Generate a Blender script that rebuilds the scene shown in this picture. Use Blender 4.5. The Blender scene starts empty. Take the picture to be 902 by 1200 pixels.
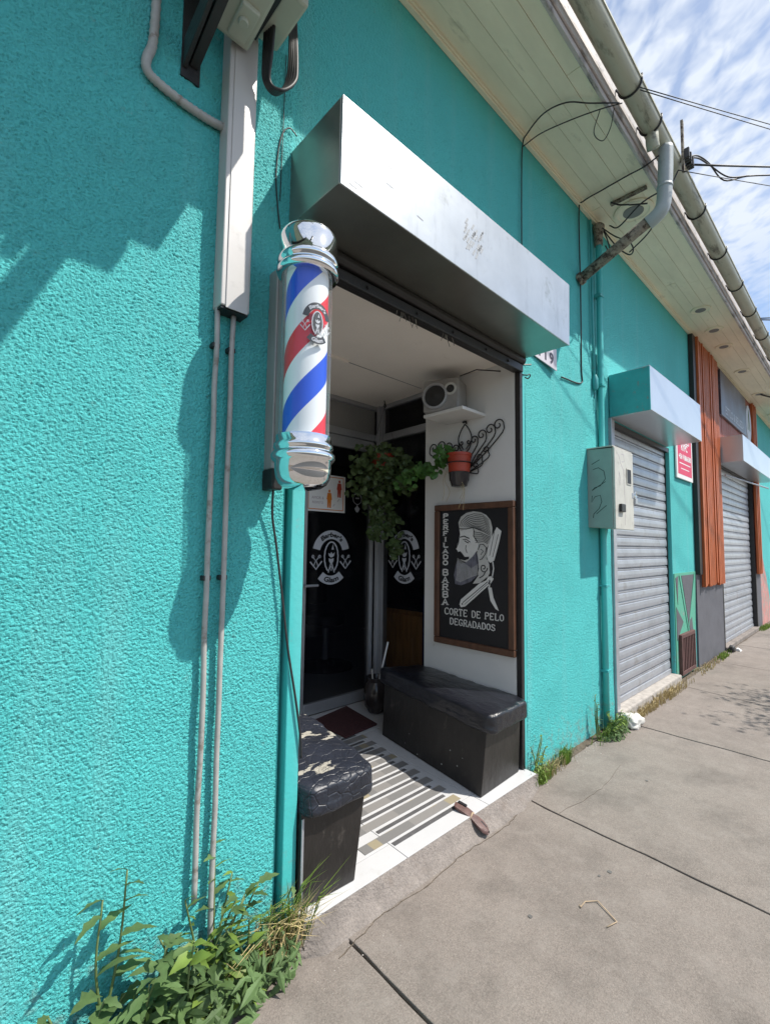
import bpy, bmesh, math, random
import numpy as np
from mathutils import Vector, Matrix, noise as mn
random.seed(7)
S = bpy.context.scene
COL = S.collection
PI = math.pi

# ------------------------------------------------------------------ camera
cd = bpy.data.cameras.new('camera'); cam = bpy.data.objects.new('camera', cd); COL.objects.link(cam); S.camera = cam
cd.sensor_fit = 'HORIZONTAL'; cd.sensor_width = 36.0; cd.lens = 36.0*550.5/902.0
cd.clip_start = 0.02; cd.clip_end = 3000
CR = (0.721254, -0.692542, 0.013318); CU = (-0.059008, -0.042275, 0.997362); CF = (0.690152, 0.720137, 0.071357)
CP = (0.0, -1.519, 1.4)
cam.matrix_world = Matrix(((CR[0], CU[0], -CF[0], CP[0]), (CR[1], CU[1], -CF[1], CP[1]), (CR[2], CU[2], -CF[2], CP[2]), (0, 0, 0, 1)))

# ------------------------------------------------------------------ render look
S.render.resolution_x = 769; S.render.resolution_y = 1024
S.view_settings.view_transform = 'Standard'; S.view_settings.look = 'None'
S.view_settings.gamma = 1.0; S.view_settings.exposure = 0.74
try:
    S.cycles.max_bounces = 8; S.cycles.diffuse_bounces = 5; S.cycles.glossy_bounces = 4; S.cycles.transmission_bounces = 6
except Exception: pass

# ------------------------------------------------------------------ sun and sky
SUNV = Vector((0.82, -1.0, 1.86)).normalized()          # towards the sun
sl = bpy.data.lights.new('sun', 'SUN'); sun = bpy.data.objects.new('sun', sl); COL.objects.link(sun)
sl.energy = 3.7; sl.angle = math.radians(0.55); sl.color = (1.0, 0.95, 0.87)
sun.rotation_euler = SUNV.to_track_quat('Z', 'Y').to_euler(); sun.location = (6, -6, 12)
W = bpy.data.worlds.new("World"); S.world = W; W.use_nodes = True
nt = W.node_tree; N = nt.nodes; L = nt.links; N.clear()
def wn(t, **k):
    n = N.new(t)
    for a, b in k.items(): setattr(n, a, b)
    return n
wo = wn('ShaderNodeOutputWorld'); bg = wn('ShaderNodeBackground'); bg2 = wn('ShaderNodeBackground'); mx = wn('ShaderNodeMixShader')
sky = wn('ShaderNodeTexSky'); sky.sky_type = 'NISHITA'; sky.sun_disc = False
sky.sun_elevation = math.asin(SUNV.z); sky.sun_rotation = math.atan2(SUNV.x, SUNV.y)
sky.air_density = 1.0; sky.dust_density = 0.6; sky.ozone_density = 2.0
L.new(sky.outputs[0], bg.inputs[0]); bg.inputs[1].default_value = 0.11
tc = wn('ShaderNodeTexCoord'); sx = wn('ShaderNodeSeparateXYZ'); L.new(tc.outputs['Generated'], sx.inputs[0])
mz = wn('ShaderNodeMath', operation='MAXIMUM'); L.new(sx.outputs[2], mz.inputs[0]); mz.inputs[1].default_value = 0.06
dx = wn('ShaderNodeMath', operation='DIVIDE'); L.new(sx.outputs[0], dx.inputs[0]); L.new(mz.outputs[0], dx.inputs[1])
dy = wn('ShaderNodeMath', operation='DIVIDE'); L.new(sx.outputs[1], dy.inputs[0]); L.new(mz.outputs[0], dy.inputs[1])
cv = wn('ShaderNodeCombineXYZ'); L.new(dx.outputs[0], cv.inputs[0]); L.new(dy.outputs[0], cv.inputs[1])
sk = wn('ShaderNodeMath', operation='MULTIPLY_ADD'); L.new(dy.outputs[0], sk.inputs[0]); sk.inputs[1].default_value = -.45; L.new(dx.outputs[0], sk.inputs[2])
cs = wn('ShaderNodeCombineXYZ'); L.new(sk.outputs[0], cs.inputs[0]); L.new(dy.outputs[0], cs.inputs[1])
mp = wn('ShaderNodeMapping'); L.new(cs.outputs[0], mp.inputs[0]); mp.inputs['Scale'].default_value = (1.35, 1.15, 1)
n1 = wn('ShaderNodeTexNoise'); L.new(mp.outputs[0], n1.inputs['Vector']); n1.inputs['Scale'].default_value = 13.0; n1.inputs['Detail'].default_value = 3; n1.inputs['Roughness'].default_value = .5; n1.inputs['Distortion'].default_value = .25
n2 = wn('ShaderNodeTexNoise'); L.new(cv.outputs[0], n2.inputs['Vector']); n2.inputs['Scale'].default_value = 0.9; n2.inputs['Detail'].default_value = 4
ma = wn('ShaderNodeMath', operation='MULTIPLY_ADD'); L.new(n1.outputs[0], ma.inputs[0]); ma.inputs[1].default_value = 0.75
mb_ = wn('ShaderNodeMath', operation='MULTIPLY'); L.new(n2.outputs[0], mb_.inputs[0]); mb_.inputs[1].default_value = 0.6; L.new(mb_.outputs[0], ma.inputs[2])
cr = wn('ShaderNodeValToRGB'); L.new(ma.outputs[0], cr.inputs[0])
cr.color_ramp.elements[0].position = .52; cr.color_ramp.elements[0].color = (.25, .25, .25, 1)
cr.color_ramp.elements[1].position = .76; cr.color_ramp.elements[1].color = (.97, .97, .97, 1)
hz = wn('ShaderNodeMapRange'); L.new(sx.outputs[2], hz.inputs[0]); hz.inputs[1].default_value = 0.33; hz.inputs[2].default_value = .50; hz.inputs[3].default_value = .12; hz.inputs[4].default_value = 1.0
fm = wn('ShaderNodeMath', operation='MULTIPLY'); L.new(cr.outputs[0], fm.inputs[0]); L.new(hz.outputs[0], fm.inputs[1])
bg2.inputs[0].default_value = (.52, .565, .635, 1); bg2.inputs[1].default_value = 1.0
L.new(fm.outputs[0], mx.inputs[0]); L.new(bg.outputs[0], mx.inputs[1]); L.new(bg2.outputs[0], mx.inputs[2]); L.new(mx.outputs[0], wo.inputs[0])

# ------------------------------------------------------------------ materials
def mat(name, col, rough=.6, metal=0., var=.12, vs=3., bump=0., bs=60., bd=3, col2=None, s2=4., t2=(.55, .65), a2=1., stretch=None, spec=None, bumpd=.01, fine=0., alpha=None, trans=0., ior=1.45):
    m = bpy.data.materials.new(name); m.use_nodes = True; nt = m.node_tree; n = nt.nodes; l = nt.links
    b = n['Principled BSDF']; b.inputs['Roughness'].default_value = rough; b.inputs['Metallic'].default_value = metal
    if spec is not None: b.inputs['Specular IOR Level'].default_value = spec
    if trans: b.inputs['Transmission Weight'].default_value = trans; b.inputs['IOR'].default_value = ior
    g = n.new('ShaderNodeNewGeometry'); vec = g.outputs['Position']
    if stretch:
        mpn = n.new('ShaderNodeMapping'); mpn.inputs['Scale'].default_value = stretch; l.new(vec, mpn.inputs[0]); vec = mpn.outputs[0]
    no = n.new('ShaderNodeTexNoise'); no.inputs['Scale'].default_value = vs; no.inputs['Detail'].default_value = 6; no.inputs['Roughness'].default_value = .62; l.new(vec, no.inputs['Vector'])
    mr = n.new('ShaderNodeMapRange'); l.new(no.outputs[0], mr.inputs[0]); mr.inputs[1].default_value = .3; mr.inputs[2].default_value = .7
    mc = n.new('ShaderNodeMix'); mc.data_type = 'RGBA'; l.new(mr.outputs[0], mc.inputs[0])
    mc.inputs[6].default_value = tuple(c*(1-var) for c in col)+(1,); mc.inputs[7].default_value = tuple(min(1, c*(1+var)) for c in col)+(1,)
    out = mc.outputs[2]
    if fine:
        nf = n.new('ShaderNodeTexNoise'); nf.inputs['Scale'].default_value = 160; nf.inputs['Detail'].default_value = 3; l.new(vec, nf.inputs['Vector'])
        rf = n.new('ShaderNodeMapRange'); l.new(nf.outputs[0], rf.inputs[0]); rf.inputs[1].default_value = .35; rf.inputs[2].default_value = .65; rf.inputs[3].default_value = 1-fine; rf.inputs[4].default_value = 1+fine
        hm = n.new('ShaderNodeVectorMath'); hm.operation = 'SCALE'; l.new(out, hm.inputs[0]); l.new(rf.outputs[0], hm.inputs['Scale']); out = hm.outputs[0]
    if col2:
        n3 = n.new('ShaderNodeTexNoise'); n3.inputs['Scale'].default_value = s2; n3.inputs['Detail'].default_value = 8; n3.inputs['Roughness'].default_value = .68; l.new(vec, n3.inputs['Vector'])
        r3 = n.new('ShaderNodeMapRange'); l.new(n3.outputs[0], r3.inputs[0]); r3.inputs[1].default_value = t2[0]; r3.inputs[2].default_value = t2[1]; r3.inputs[4].default_value = a2
        m3 = n.new('ShaderNodeMix'); m3.data_type = 'RGBA'; l.new(r3.outputs[0], m3.inputs[0]); l.new(out, m3.inputs[6]); m3.inputs[7].default_value = tuple(col2)+(1,); out = m3.outputs[2]
    l.new(out, b.inputs['Base Color'])
    if bump:
        nb = n.new('ShaderNodeTexNoise'); nb.inputs['Scale'].default_value = bs; nb.inputs['Detail'].default_value = bd; nb.inputs['Roughness'].default_value = .6; l.new(vec, nb.inputs['Vector'])
        bn = n.new('ShaderNodeBump'); bn.inputs['Strength'].default_value = bump; bn.inputs['Distance'].default_value = bumpd; l.new(nb.outputs[0], bn.inputs['Height']); l.new(bn.outputs[0], b.inputs['Normal'])
    return m
TEAL = (.086, .485, .480)
M = {}
M['stucco'] = mat('teal_stucco', TEAL, .72, var=.07, vs=1.3, bump=1.0, bs=110, bd=5, bumpd=.010, col2=(.10, .30, .30), s2=5, t2=(.60, .78), a2=.35, spec=.25)
M['stucco_near'] = mat('teal_stucco_near', TEAL, .72, var=.07, vs=1.3, bump=.85, bs=240, bd=5, bumpd=.005, col2=(.10, .30, .30), s2=5, t2=(.60, .78), a2=.3, spec=.25)
M['teal_smooth'] = mat('teal_paint', (.06, .46, .45), .45, var=.06, vs=4, bump=.15, bs=40, col2=(.16, .30, .30), s2=14, t2=(.62, .7), a2=.6)
M['teal_dark'] = mat('teal_paint_worn', (.045, .34, .35), .5, var=.12, vs=9, bump=.15, bs=60, col2=(.20, .22, .20), s2=20, t2=(.60, .68), a2=.8)
M['mint'] = mat('mint_paint', (.09, .36, .25), .7, var=.08, vs=2, bump=.35, bs=80, col2=(.24, .26, .25), s2=3.2, t2=(.62, .66), a2=.8)
M['greywall'] = mat('grey_wall_paint', (.10, .10, .115), .75, var=.15, vs=4, bump=.3, bs=60)
M['pinkwall'] = mat('pink_patch', (.48, .22, .20), .8, var=.2, vs=5, bump=.4, bs=40, col2=(.30, .28, .25), s2=6, t2=(.5, .56))
M['white'] = mat('white_wall_paint', (.70, .69, .66), .6, var=.05, vs=2.5, bump=.12, bs=30, col2=(.36, .33, .28), s2=9, t2=(.66, .80), a2=.7)
M['ceil'] = mat('ceiling_paint', (.86, .80, .72), .7, var=.05, vs=2, bump=.06, bs=20, col2=(.36, .29, .20), s2=3, t2=(.64, .85), a2=.4)
M['soffit'] = mat('soffit_paint', (.84, .785, .60), .6, var=.10, vs=3, bump=.15, bs=25, col2=(.16, .14, .10), s2=6, t2=(.60, .80), a2=.65, stretch=(.5, 1.6, 1))
M['fascia'] = mat('fascia_paint', (.50, .46, .44), .6, var=.15, vs=5, bump=.3, bs=30, col2=(.06, .055, .05), s2=7, t2=(.52, .66), a2=.85, stretch=(.6, 2, 1))
M['gutter'] = mat('gutter_pvc', (.42, .42, .33), .45, var=.12, vs=4, bump=.1, bs=25, col2=(.05, .048, .035), s2=6, t2=(.53, .68), a2=.85, stretch=(.5, 2, 2))
M['pvc'] = mat('grey_pvc', (.36, .40, .41), .4, var=.1, vs=8, bump=.05, bs=40, col2=(.14, .13, .11), s2=9, t2=(.60, .72), a2=.7)
M['rustpipe'] = mat('weathered_pipe', (.26, .23, .18), .8, var=.3, vs=30, bump=.5, bs=80, col2=(.06, .04, .03), s2=25, t2=(.47, .58))
M['galv'] = mat('galvanised_sheet', (.50, .52, .53), .36, .85, var=.09, vs=5, bump=.12, bs=4, bd=3, bumpd=.02, col2=(.27, .28, .25), s2=7, t2=(.585, .70), a2=.55)
M['galv_shaded'] = mat('dirty_shaded_zinc', (.32, .32, .285), .30, .8, var=.12, vs=4, bump=.05, bs=6, bumpd=.02, col2=(.33, .33, .29), s2=7, t2=(.60, .72), a2=.5)  # dirty zinc for box end and underside; shade also painted into the base
M['galv_white'] = mat('white_canopy_sheet', (.60, .63, .66), .28, .55, var=.04, vs=3, bump=.05, bs=5, bumpd=.02, col2=(.4, .4, .38), s2=6, t2=(.6, .75), a2=.35)
M['alu'] = mat('aluminium_profile', (.42, .43, .45), .38, .55, var=.06, vs=8, bump=.03, bs=60)
M['alu_dull'] = mat('dull_aluminium', (.44, .42, .40), .45, .5, var=.1, vs=12, stretch=(6, 6, .6))
M['steel'] = mat('shutter_steel', (.44, .46, .50), .42, .55, var=.16, vs=5, bump=.15, bs=22, col2=(.20, .18, .16), s2=5, t2=(.53, .70), a2=.6)
M['black'] = mat('black_metal', (.018, .017, .017), .45, .0, var=.2, vs=20, bump=.15, bs=80, col2=(.09, .07, .06), s2=25, t2=(.62, .72), a2=.6)
M['cable'] = mat('cable_rubber', (.022, .022, .024), .55, var=.2, vs=30)
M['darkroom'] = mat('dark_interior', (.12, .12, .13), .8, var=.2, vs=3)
M['glass'] = mat('dark_glass', (.008, .008, .011), .03, 0., var=.1, vs=3, spec=.5)
_g = M['glass']; _b = _g.node_tree.nodes['Principled BSDF']; _b.inputs['Alpha'].default_value = .34
M['frost'] = mat('transom_panel', (.24, .24, .235), .4, var=.08, vs=3)
M['tile'] = mat('white_tile', (.54, .54, .545), .22, var=.04, vs=4, col2=(.40, .37, .33), s2=9, t2=(.58, .75), a2=.35)
M['grout'] = mat('grout', (.24, .22, .20), .9, var=.2, vs=12)
M['strip_dark'] = mat('strip_dark', (.10, .098, .10), .4, var=.15, vs=16, col2=(.3, .28, .26), s2=30, t2=(.6, .7), a2=.4)
M['vinyl'] = mat('black_vinyl', (.010, .011, .016), .30, var=.25, vs=8, bump=.6, bs=38, bd=6, bumpd=.010, spec=.6, stretch=(1, .5, 1))
M['blackwood'] = mat('black_painted_wood', (.016, .014, .013), .42, var=.35, vs=12, bump=.25, bs=30, col2=(.09, .08, .07), s2=14, t2=(.60, .72), a2=.7, stretch=(1, 1, .5))
M['frame'] = mat('varnished_frame', (.105, .048, .026), .4, var=.35, vs=25, bump=.2, bs=60, stretch=(1, 1, .3))
M['board'] = mat('sign_black', (.008, .008, .010), .5, var=.2, vs=6)
M['sgrey'] = mat('sign_grey_paint', (.50, .50, .47), .6, var=.12, vs=14)
M['swhite'] = mat('sign_white_paint', (.66, .66, .63), .6, var=.08, vs=14)
M['sbeard'] = mat('sign_beard_paint', (.13, .13, .16), .6, var=.5, vs=60, stretch=(1, 1, .4))
M['vwhite'] = mat('vinyl_letter', (.46, .48, .52), .5, var=.06, vs=9)
M['matred'] = mat('door_mat', (.060, .018, .020), .95, var=.3, vs=60, bump=.6, bs=250)
M['terracotta'] = mat('red_pot', (.36, .045, .02), .45, var=.15, vs=12)
M['smoke'] = mat('dark_pot', (.035, .030, .030), .15, var=.3, vs=10)
M['iron'] = mat('wrought_iron', (.012, .012, .012), .5, var=.2, vs=40)
M['chrome'] = mat('chrome', (.82, .83, .85), .07, 1., var=.03, vs=8, col2=(.5, .47, .42), s2=22, t2=(.62, .75), a2=.4)
M['cream'] = mat('meter_enclosure', (.42, .44, .36), .5, var=.08, vs=5, bump=.06, bs=25, col2=(.16, .15, .12), s2=9, t2=(.62, .74), a2=.6)
M['duct'] = mat('white_duct', (.52, .50, .48), .4, .15, var=.06, vs=3, col2=(.28, .26, .24), s2=7, t2=(.60, .75), a2=.5)
M['conduit'] = mat('conduit_paint', (.36, .36, .34), .5, var=.15, vs=20, col2=(.17, .13, .10), s2=18, t2=(.56, .66), a2=.7)
M['boxside'] = mat('meter_box_grey', (.26, .33, .30), .55, var=.08, vs=6, bump=.08, bs=40, col2=(.40, .38, .33), s2=12, t2=(.62, .72), a2=.6)
M['boxdoor'] = mat('meter_box_door', (.50, .49, .44), .5, var=.1, vs=9, bump=.08, bs=40, col2=(.28, .26, .22), s2=10, t2=(.57, .70), a2=.6)
M['batten'] = mat('orange_timber', (.44, .105, .025), .5, var=.35, vs=10, bump=.2, bs=40, stretch=(8, 8, .5), col2=(.11, .03, .015), s2=7, t2=(.55, .68), a2=.5)
M['redboard'] = mat('red_timber', (.22, .050, .028), .6, var=.3, vs=8, bump=.2, bs=40, stretch=(8, 8, .6))
M['signpanel'] = mat('shop_sign_panel', (.060, .045, .055), .35, var=.3, vs=2, col2=(.10, .12, .17), s2=1.6, t2=(.45, .6), a2=.8)
M['pink'] = mat('pink_notice', (.62, .035, .10), .5, var=.06, vs=3)
M['paper'] = mat('white_paper', (.74, .74, .73), .5, var=.04, vs=4)
M['plate'] = mat('number_plate_enamel', (.60, .56, .60), .35, var=.08, vs=10)
M['plateink'] = mat('number_ink', (.035, .03, .05), .5)
M['ink'] = mat('marker_ink', (.015, .03, .03), .6)
M['orange'] = mat('orange_print', (.62, .19, .02), .5, var=.05)
M['redprint'] = mat('red_print', (.42, .06, .03), .5, var=.05)
M['greyprint'] = mat('grey_print', (.36, .30, .34), .5)
M['conc'] = mat('sidewalk_concrete', (.200, .172, .152), .90, var=.12, vs=1.7, bump=.6, bs=260, bd=8, bumpd=.005, col2=(.240, .212, .190), s2=9, t2=(.48, .66), a2=.6, fine=.16)
M['ventmesh'] = mat('vent_mesh', (.20, .205, .20), .7)
M['badgegrey'] = mat('badge_grey', (.045, .05, .06), .5)
M['scuff'] = mat('grey_scuff', (.36, .37, .38), .5, .3)
M['gum'] = mat('old_gum', (.12, .115, .11), .8)
M['step'] = mat('threshold_concrete', (.215, .188, .170), .9, var=.2, vs=9, bump=.7, bs=90, bumpd=.012, col2=(.16, .13, .11), s2=12, t2=(.55, .68), a2=.6, fine=.12)
M['soil'] = mat('soil', (.12, .095, .070), .95, var=.35, vs=30, bump=.8, bs=90, bumpd=.02)
M['asphalt'] = mat('asphalt', (.055, .054, .052), .9, var=.15, vs=3, bump=.5, bs=200)
M['leaf'] = mat('weed_leaf', (.105, .175, .062), .6, var=.45, vs=9, spec=.35)
M['leafb'] = mat('weed_leaf_bright', (.16, .24, .045), .5, var=.3, vs=12, spec=.35)
M['straw'] = mat('dry_grass', (.42, .33, .16), .75, var=.3, vs=30)
M['stem'] = mat('weed_stem', (.12, .17, .06), .6, var=.2, vs=20)
M['ivy'] = mat('hanging_leaf', (.075, .115, .038), .42, var=.55, vs=14, spec=.4)
M['ivyb'] = mat('hanging_leaf_fresh', (.07, .17, .035), .4, var=.3, vs=14, spec=.4)
M['speaker'] = mat('grey_speaker', (.26, .25, .235), .5, var=.15, vs=10)
M['cone'] = mat('speaker_cone', (.02, .02, .02), .6)
M['plasticbag'] = mat('white_plaster_lump', (.60, .58, .54), .65, var=.15, vs=20, bump=.5, bs=40)
M['shoe'] = mat('brown_leather', (.115, .062, .055), .55, var=.3, vs=30, bump=.3, bs=70)
M['cabinet'] = mat('wood_cabinet', (.55, .27, .09), .5, var=.3, vs=8, stretch=(4, 4, .5))
M['bluebox'] = mat('dark_blue_post', (.02, .03, .16), .5)
M['roof'] = mat('roof_sheet', (.20, .19, .18), .6, .3)
M['grate'] = mat('rusty_grate', (.10, .045, .040), .7, var=.25, vs=20)
M['bark'] = mat('bark', (.14, .10, .07), .9, var=.3, vs=12, bump=.6, bs=30)
M['twig'] = mat('pale_twig', (.40, .30, .20), .8)
M['dirtdebris'] = mat('crumbled_mortar', (.36, .33, .30), .9, var=.25, vs=20, bump=.5, bs=60)

for key, sc_, ds_ in (('stucco_near', 140, .0035), ('stucco', 85, .005)):
    m_ = M[key]; n_ = m_.node_tree.nodes; l_ = m_.node_tree.links; b_ = n_['Principled BSDF']; old = b_.inputs['Normal'].links[0].from_node
    g_ = n_.new('ShaderNodeNewGeometry'); nz_ = n_.new('ShaderNodeTexNoise'); nz_.inputs['Scale'].default_value = 60; l_.new(g_.outputs['Position'], nz_.inputs['Vector'])
    va_ = n_.new('ShaderNodeVectorMath'); va_.operation = 'MULTIPLY_ADD'; l_.new(nz_.outputs['Color'], va_.inputs[0]); va_.inputs[1].default_value = (.012, .012, .012); l_.new(g_.outputs['Position'], va_.inputs[2])
    vo_ = n_.new('ShaderNodeTexVoronoi'); vo_.inputs['Scale'].default_value = sc_; l_.new(va_.outputs[0], vo_.inputs['Vector'])
    r_ = n_.new('ShaderNodeMapRange'); l_.new(vo_.outputs['Distance'], r_.inputs[0]); r_.inputs[1].default_value = .1; r_.inputs[2].default_value = .5
    bp_ = n_.new('ShaderNodeBump'); bp_.inputs['Strength'].default_value = .6; bp_.inputs['Distance'].default_value = ds_; l_.new(r_.outputs[0], bp_.inputs['Height']); l_.new(old.outputs[0], bp_.inputs['Normal']); l_.new(bp_.outputs[0], b_.inputs['Normal'])

for key in ('stucco_near', 'stucco', 'teal_smooth'):
    m_ = M[key]; n_ = m_.node_tree.nodes; l_ = m_.node_tree.links; b_ = n_['Principled BSDF']; src = b_.inputs['Base Color'].links[0].from_socket
    g_ = n_.new('ShaderNodeNewGeometry'); sz_ = n_.new('ShaderNodeSeparateXYZ'); l_.new(g_.outputs['Position'], sz_.inputs[0])
    zr = n_.new('ShaderNodeMapRange'); l_.new(sz_.outputs[2], zr.inputs[0]); zr.inputs[1].default_value = 0; zr.inputs[2].default_value = .40; zr.inputs[3].default_value = .22; zr.inputs[4].default_value = 0
    nz_ = n_.new('ShaderNodeTexNoise'); nz_.inputs['Scale'].default_value = 22; nz_.inputs['Detail'].default_value = 8; nz_.inputs['Roughness'].default_value = .7; l_.new(g_.outputs['Position'], nz_.inputs['Vector'])
    ad = n_.new('ShaderNodeMath'); ad.operation = 'ADD'; l_.new(zr.outputs[0], ad.inputs[0]); l_.new(nz_.outputs[0], ad.inputs[1])
    rr_ = n_.new('ShaderNodeMapRange'); l_.new(ad.outputs[0], rr_.inputs[0]); rr_.inputs[1].default_value = .62; rr_.inputs[2].default_value = .80; rr_.inputs[4].default_value = .75
    mm_ = n_.new('ShaderNodeMix'); mm_.data_type = 'RGBA'; l_.new(rr_.outputs[0], mm_.inputs[0]); l_.new(src, mm_.inputs[6]); mm_.inputs[7].default_value = (.20, .27, .24, 1)
    mq = n_.new('ShaderNodeMapping'); mq.inputs['Scale'].default_value = (7, 7, .45); l_.new(g_.outputs['Position'], mq.inputs[0]); ns = n_.new('ShaderNodeTexNoise'); ns.inputs['Scale'].default_value = 1.2; ns.inputs['Detail'].default_value = 6; l_.new(mq.outputs[0], ns.inputs['Vector'])
    r5 = n_.new('ShaderNodeMapRange'); l_.new(ns.outputs[0], r5.inputs[0]); r5.inputs[1].default_value = .52; r5.inputs[2].default_value = .75; r5.inputs[4].default_value = .40
    m5 = n_.new('ShaderNodeMix'); m5.data_type = 'RGBA'; l_.new(r5.outputs[0], m5.inputs[0]); l_.new(mm_.outputs[2], m5.inputs[6]); m5.inputs[7].default_value = (.17, .50, .50, 1); l_.new(m5.outputs[2], b_.inputs['Base Color'])
for key, tt, dk_ in (('conc', (.50, .72), .72), ('step', (.5, .7), .7), ('galv', (.55, .8), .72)):
    m_ = M[key]; n_ = m_.node_tree.nodes; l_ = m_.node_tree.links; b_ = n_['Principled BSDF']; src = b_.inputs['Base Color'].links[0].from_socket
    g_ = n_.new('ShaderNodeNewGeometry'); vec_ = g_.outputs['Position']
    if key == 'galv': q_ = n_.new('ShaderNodeMapping'); q_.inputs['Scale'].default_value = (5, 5, .8); l_.new(vec_, q_.inputs[0]); vec_ = q_.outputs[0]
    a_ = n_.new('ShaderNodeTexNoise'); a_.inputs['Scale'].default_value = 3.1; a_.inputs['Detail'].default_value = 10; a_.inputs['Roughness'].default_value = .68; l_.new(vec_, a_.inputs['Vector'])
    c_ = n_.new('ShaderNodeTexVoronoi'); c_.inputs['Scale'].default_value = 95; l_.new(g_.outputs['Position'], c_.inputs['Vector'])
    r1 = n_.new('ShaderNodeMapRange'); l_.new(a_.outputs[0], r1.inputs[0]); r1.inputs[1].default_value = tt[0]; r1.inputs[2].default_value = tt[1]; r1.inputs[3].default_value = 1.04; r1.inputs[4].default_value = dk_
    sc2 = n_.new('ShaderNodeSeparateColor'); l_.new(c_.outputs['Color'], sc2.inputs[0]); r2 = n_.new('ShaderNodeMapRange'); l_.new(sc2.outputs[0], r2.inputs[0]); r2.inputs[3].default_value = 1 if key == 'galv' else .93; r2.inputs[4].default_value = 1 if key == 'galv' else 1.07
    mu_ = n_.new('ShaderNodeMath'); mu_.operation = 'MULTIPLY'; l_.new(r1.outputs[0], mu_.inputs[0]); l_.new(r2.outputs[0], mu_.inputs[1])
    v_ = n_.new('ShaderNodeVectorMath'); v_.operation = 'SCALE'; l_.new(src, v_.inputs[0]); l_.new(mu_.outputs[0], v_.inputs['Scale']); l_.new(v_.outputs[0], b_.inputs['Base Color'])

# translucency for leaves
for k in ('leaf', 'leafb', 'ivy', 'ivyb'):
    _b = M[k].node_tree.nodes['Principled BSDF']
    nt_ = M[k].node_tree; tr = nt_.nodes.new('ShaderNodeBsdfTranslucent'); ms = nt_.nodes.new('ShaderNodeMixShader'); ms.inputs[0].default_value = .28
    src = _b.inputs['Base Color'].links[0].from_socket; nt_.links.new(src, tr.inputs[0])
    o_ = [n for n in nt_.nodes if n.type == 'OUTPUT_MATERIAL'][0]
    nt_.links.new(_b.outputs[0], ms.inputs[1]); nt_.links.new(tr.outputs[0], ms.inputs[2]); nt_.links.new(ms.outputs[0], o_.inputs[0])

def glass_clear():
    m = bpy.data.materials.new('clear_cover'); m.use_nodes = True; n = m.node_tree.nodes; l = m.node_tree.links; n.clear()
    o = n.new('ShaderNodeOutputMaterial'); g = n.new('ShaderNodeBsdfGlossy'); g.inputs['Roughness'].default_value = .04
    t = n.new('ShaderNodeBsdfTransparent'); t.inputs[0].default_value = (.97, .985, .98, 1); tl = n.new('ShaderNodeBsdfTranslucent'); tl.inputs[0].default_value = (.8, .82, .82, 1); df = n.new('ShaderNodeBsdfDiffuse'); df.inputs[0].default_value = (.8, .82, .82, 1); x0 = n.new('ShaderNodeMixShader'); l.new(tl.outputs[0], x0.inputs[1]); l.new(df.outputs[0], x0.inputs[2]); lw = n.new('ShaderNodeLayerWeight'); lw.inputs[0].default_value = .30; mr = n.new('ShaderNodeMapRange'); l.new(lw.outputs['Facing'], mr.inputs[0]); mr.inputs[1].default_value = .3; mr.inputs[3].default_value = .015; mr.inputs[4].default_value = .34; x1 = n.new('ShaderNodeMixShader'); l.new(mr.outputs[0], x1.inputs[0]); l.new(t.outputs[0], x1.inputs[1]); l.new(x0.outputs[0], x1.inputs[2])
    fw = n.new('ShaderNodeLayerWeight'); fw.inputs[0].default_value = .5; fp = n.new('ShaderNodeMath'); fp.operation = 'POWER'; l.new(fw.outputs['Facing'], fp.inputs[0]); fp.inputs[1].default_value = 4.0; f = n.new('ShaderNodeMapRange'); l.new(fp.outputs[0], f.inputs[0]); f.inputs[3].default_value = .045; f.inputs[4].default_value = .75; x = n.new('ShaderNodeMixShader')
    l.new(f.outputs[0], x.inputs[0]); l.new(x1.outputs[0], x.inputs[1]); l.new(g.outputs[0], x.inputs[2]); l.new(x.outputs[0], o.inputs[0]); return m
M['clear'] = glass_clear()

PX, PY = .858, -.234                       # axis of the barber pole
def stripes():
    m = bpy.data.materials.new('pole_stripes'); m.use_nodes = True; n = m.node_tree.nodes; l = m.node_tree.links; b = n['Principled BSDF']
    b.inputs['Roughness'].default_value = .35
    g = n.new('ShaderNodeNewGeometry'); s = n.new('ShaderNodeSeparateXYZ'); l.new(g.outputs['Position'], s.inputs[0])
    def mt(op, a, b_, c=None):
        q = n.new('ShaderNodeMath'); q.operation = op
        for i, v in enumerate((a, b_, c)):
            if v is None: continue
            if isinstance(v, (int, float)): q.inputs[i].default_value = v
            else: l.new(v, q.inputs[i])
        return q.outputs[0]
    x = mt('SUBTRACT', s.outputs[0], PX); y = mt('SUBTRACT', PY, s.outputs[1])
    ang = mt('ADD', mt('ARCTAN2', x, y), .585)
    zz = mt('SUBTRACT', s.outputs[2], mt('MULTIPLY', ang, .078))
    f = mt('FRACT', mt('DIVIDE', mt('SUBTRACT', 4.235, zz), .40), None)
    r = n.new('ShaderNodeValToRGB'); r.color_ramp.interpolation = 'CONSTANT'; l.new(f, r.inputs[0])
    e = r.color_ramp.elements; e[0].position = 0; e[0].color = (.80, .81, .83, 1); e[1].position = .26; e[1].color = (.74, .022, .035, 1)
    q = e.new(.5); q.color = (.86, .87, .88, 1); q = e.new(.75); q.color = (.010, .085, .66, 1)
    l.new(r.outputs[0], b.inputs['Base Color']); return m
M['stripes'] = stripes()

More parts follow.
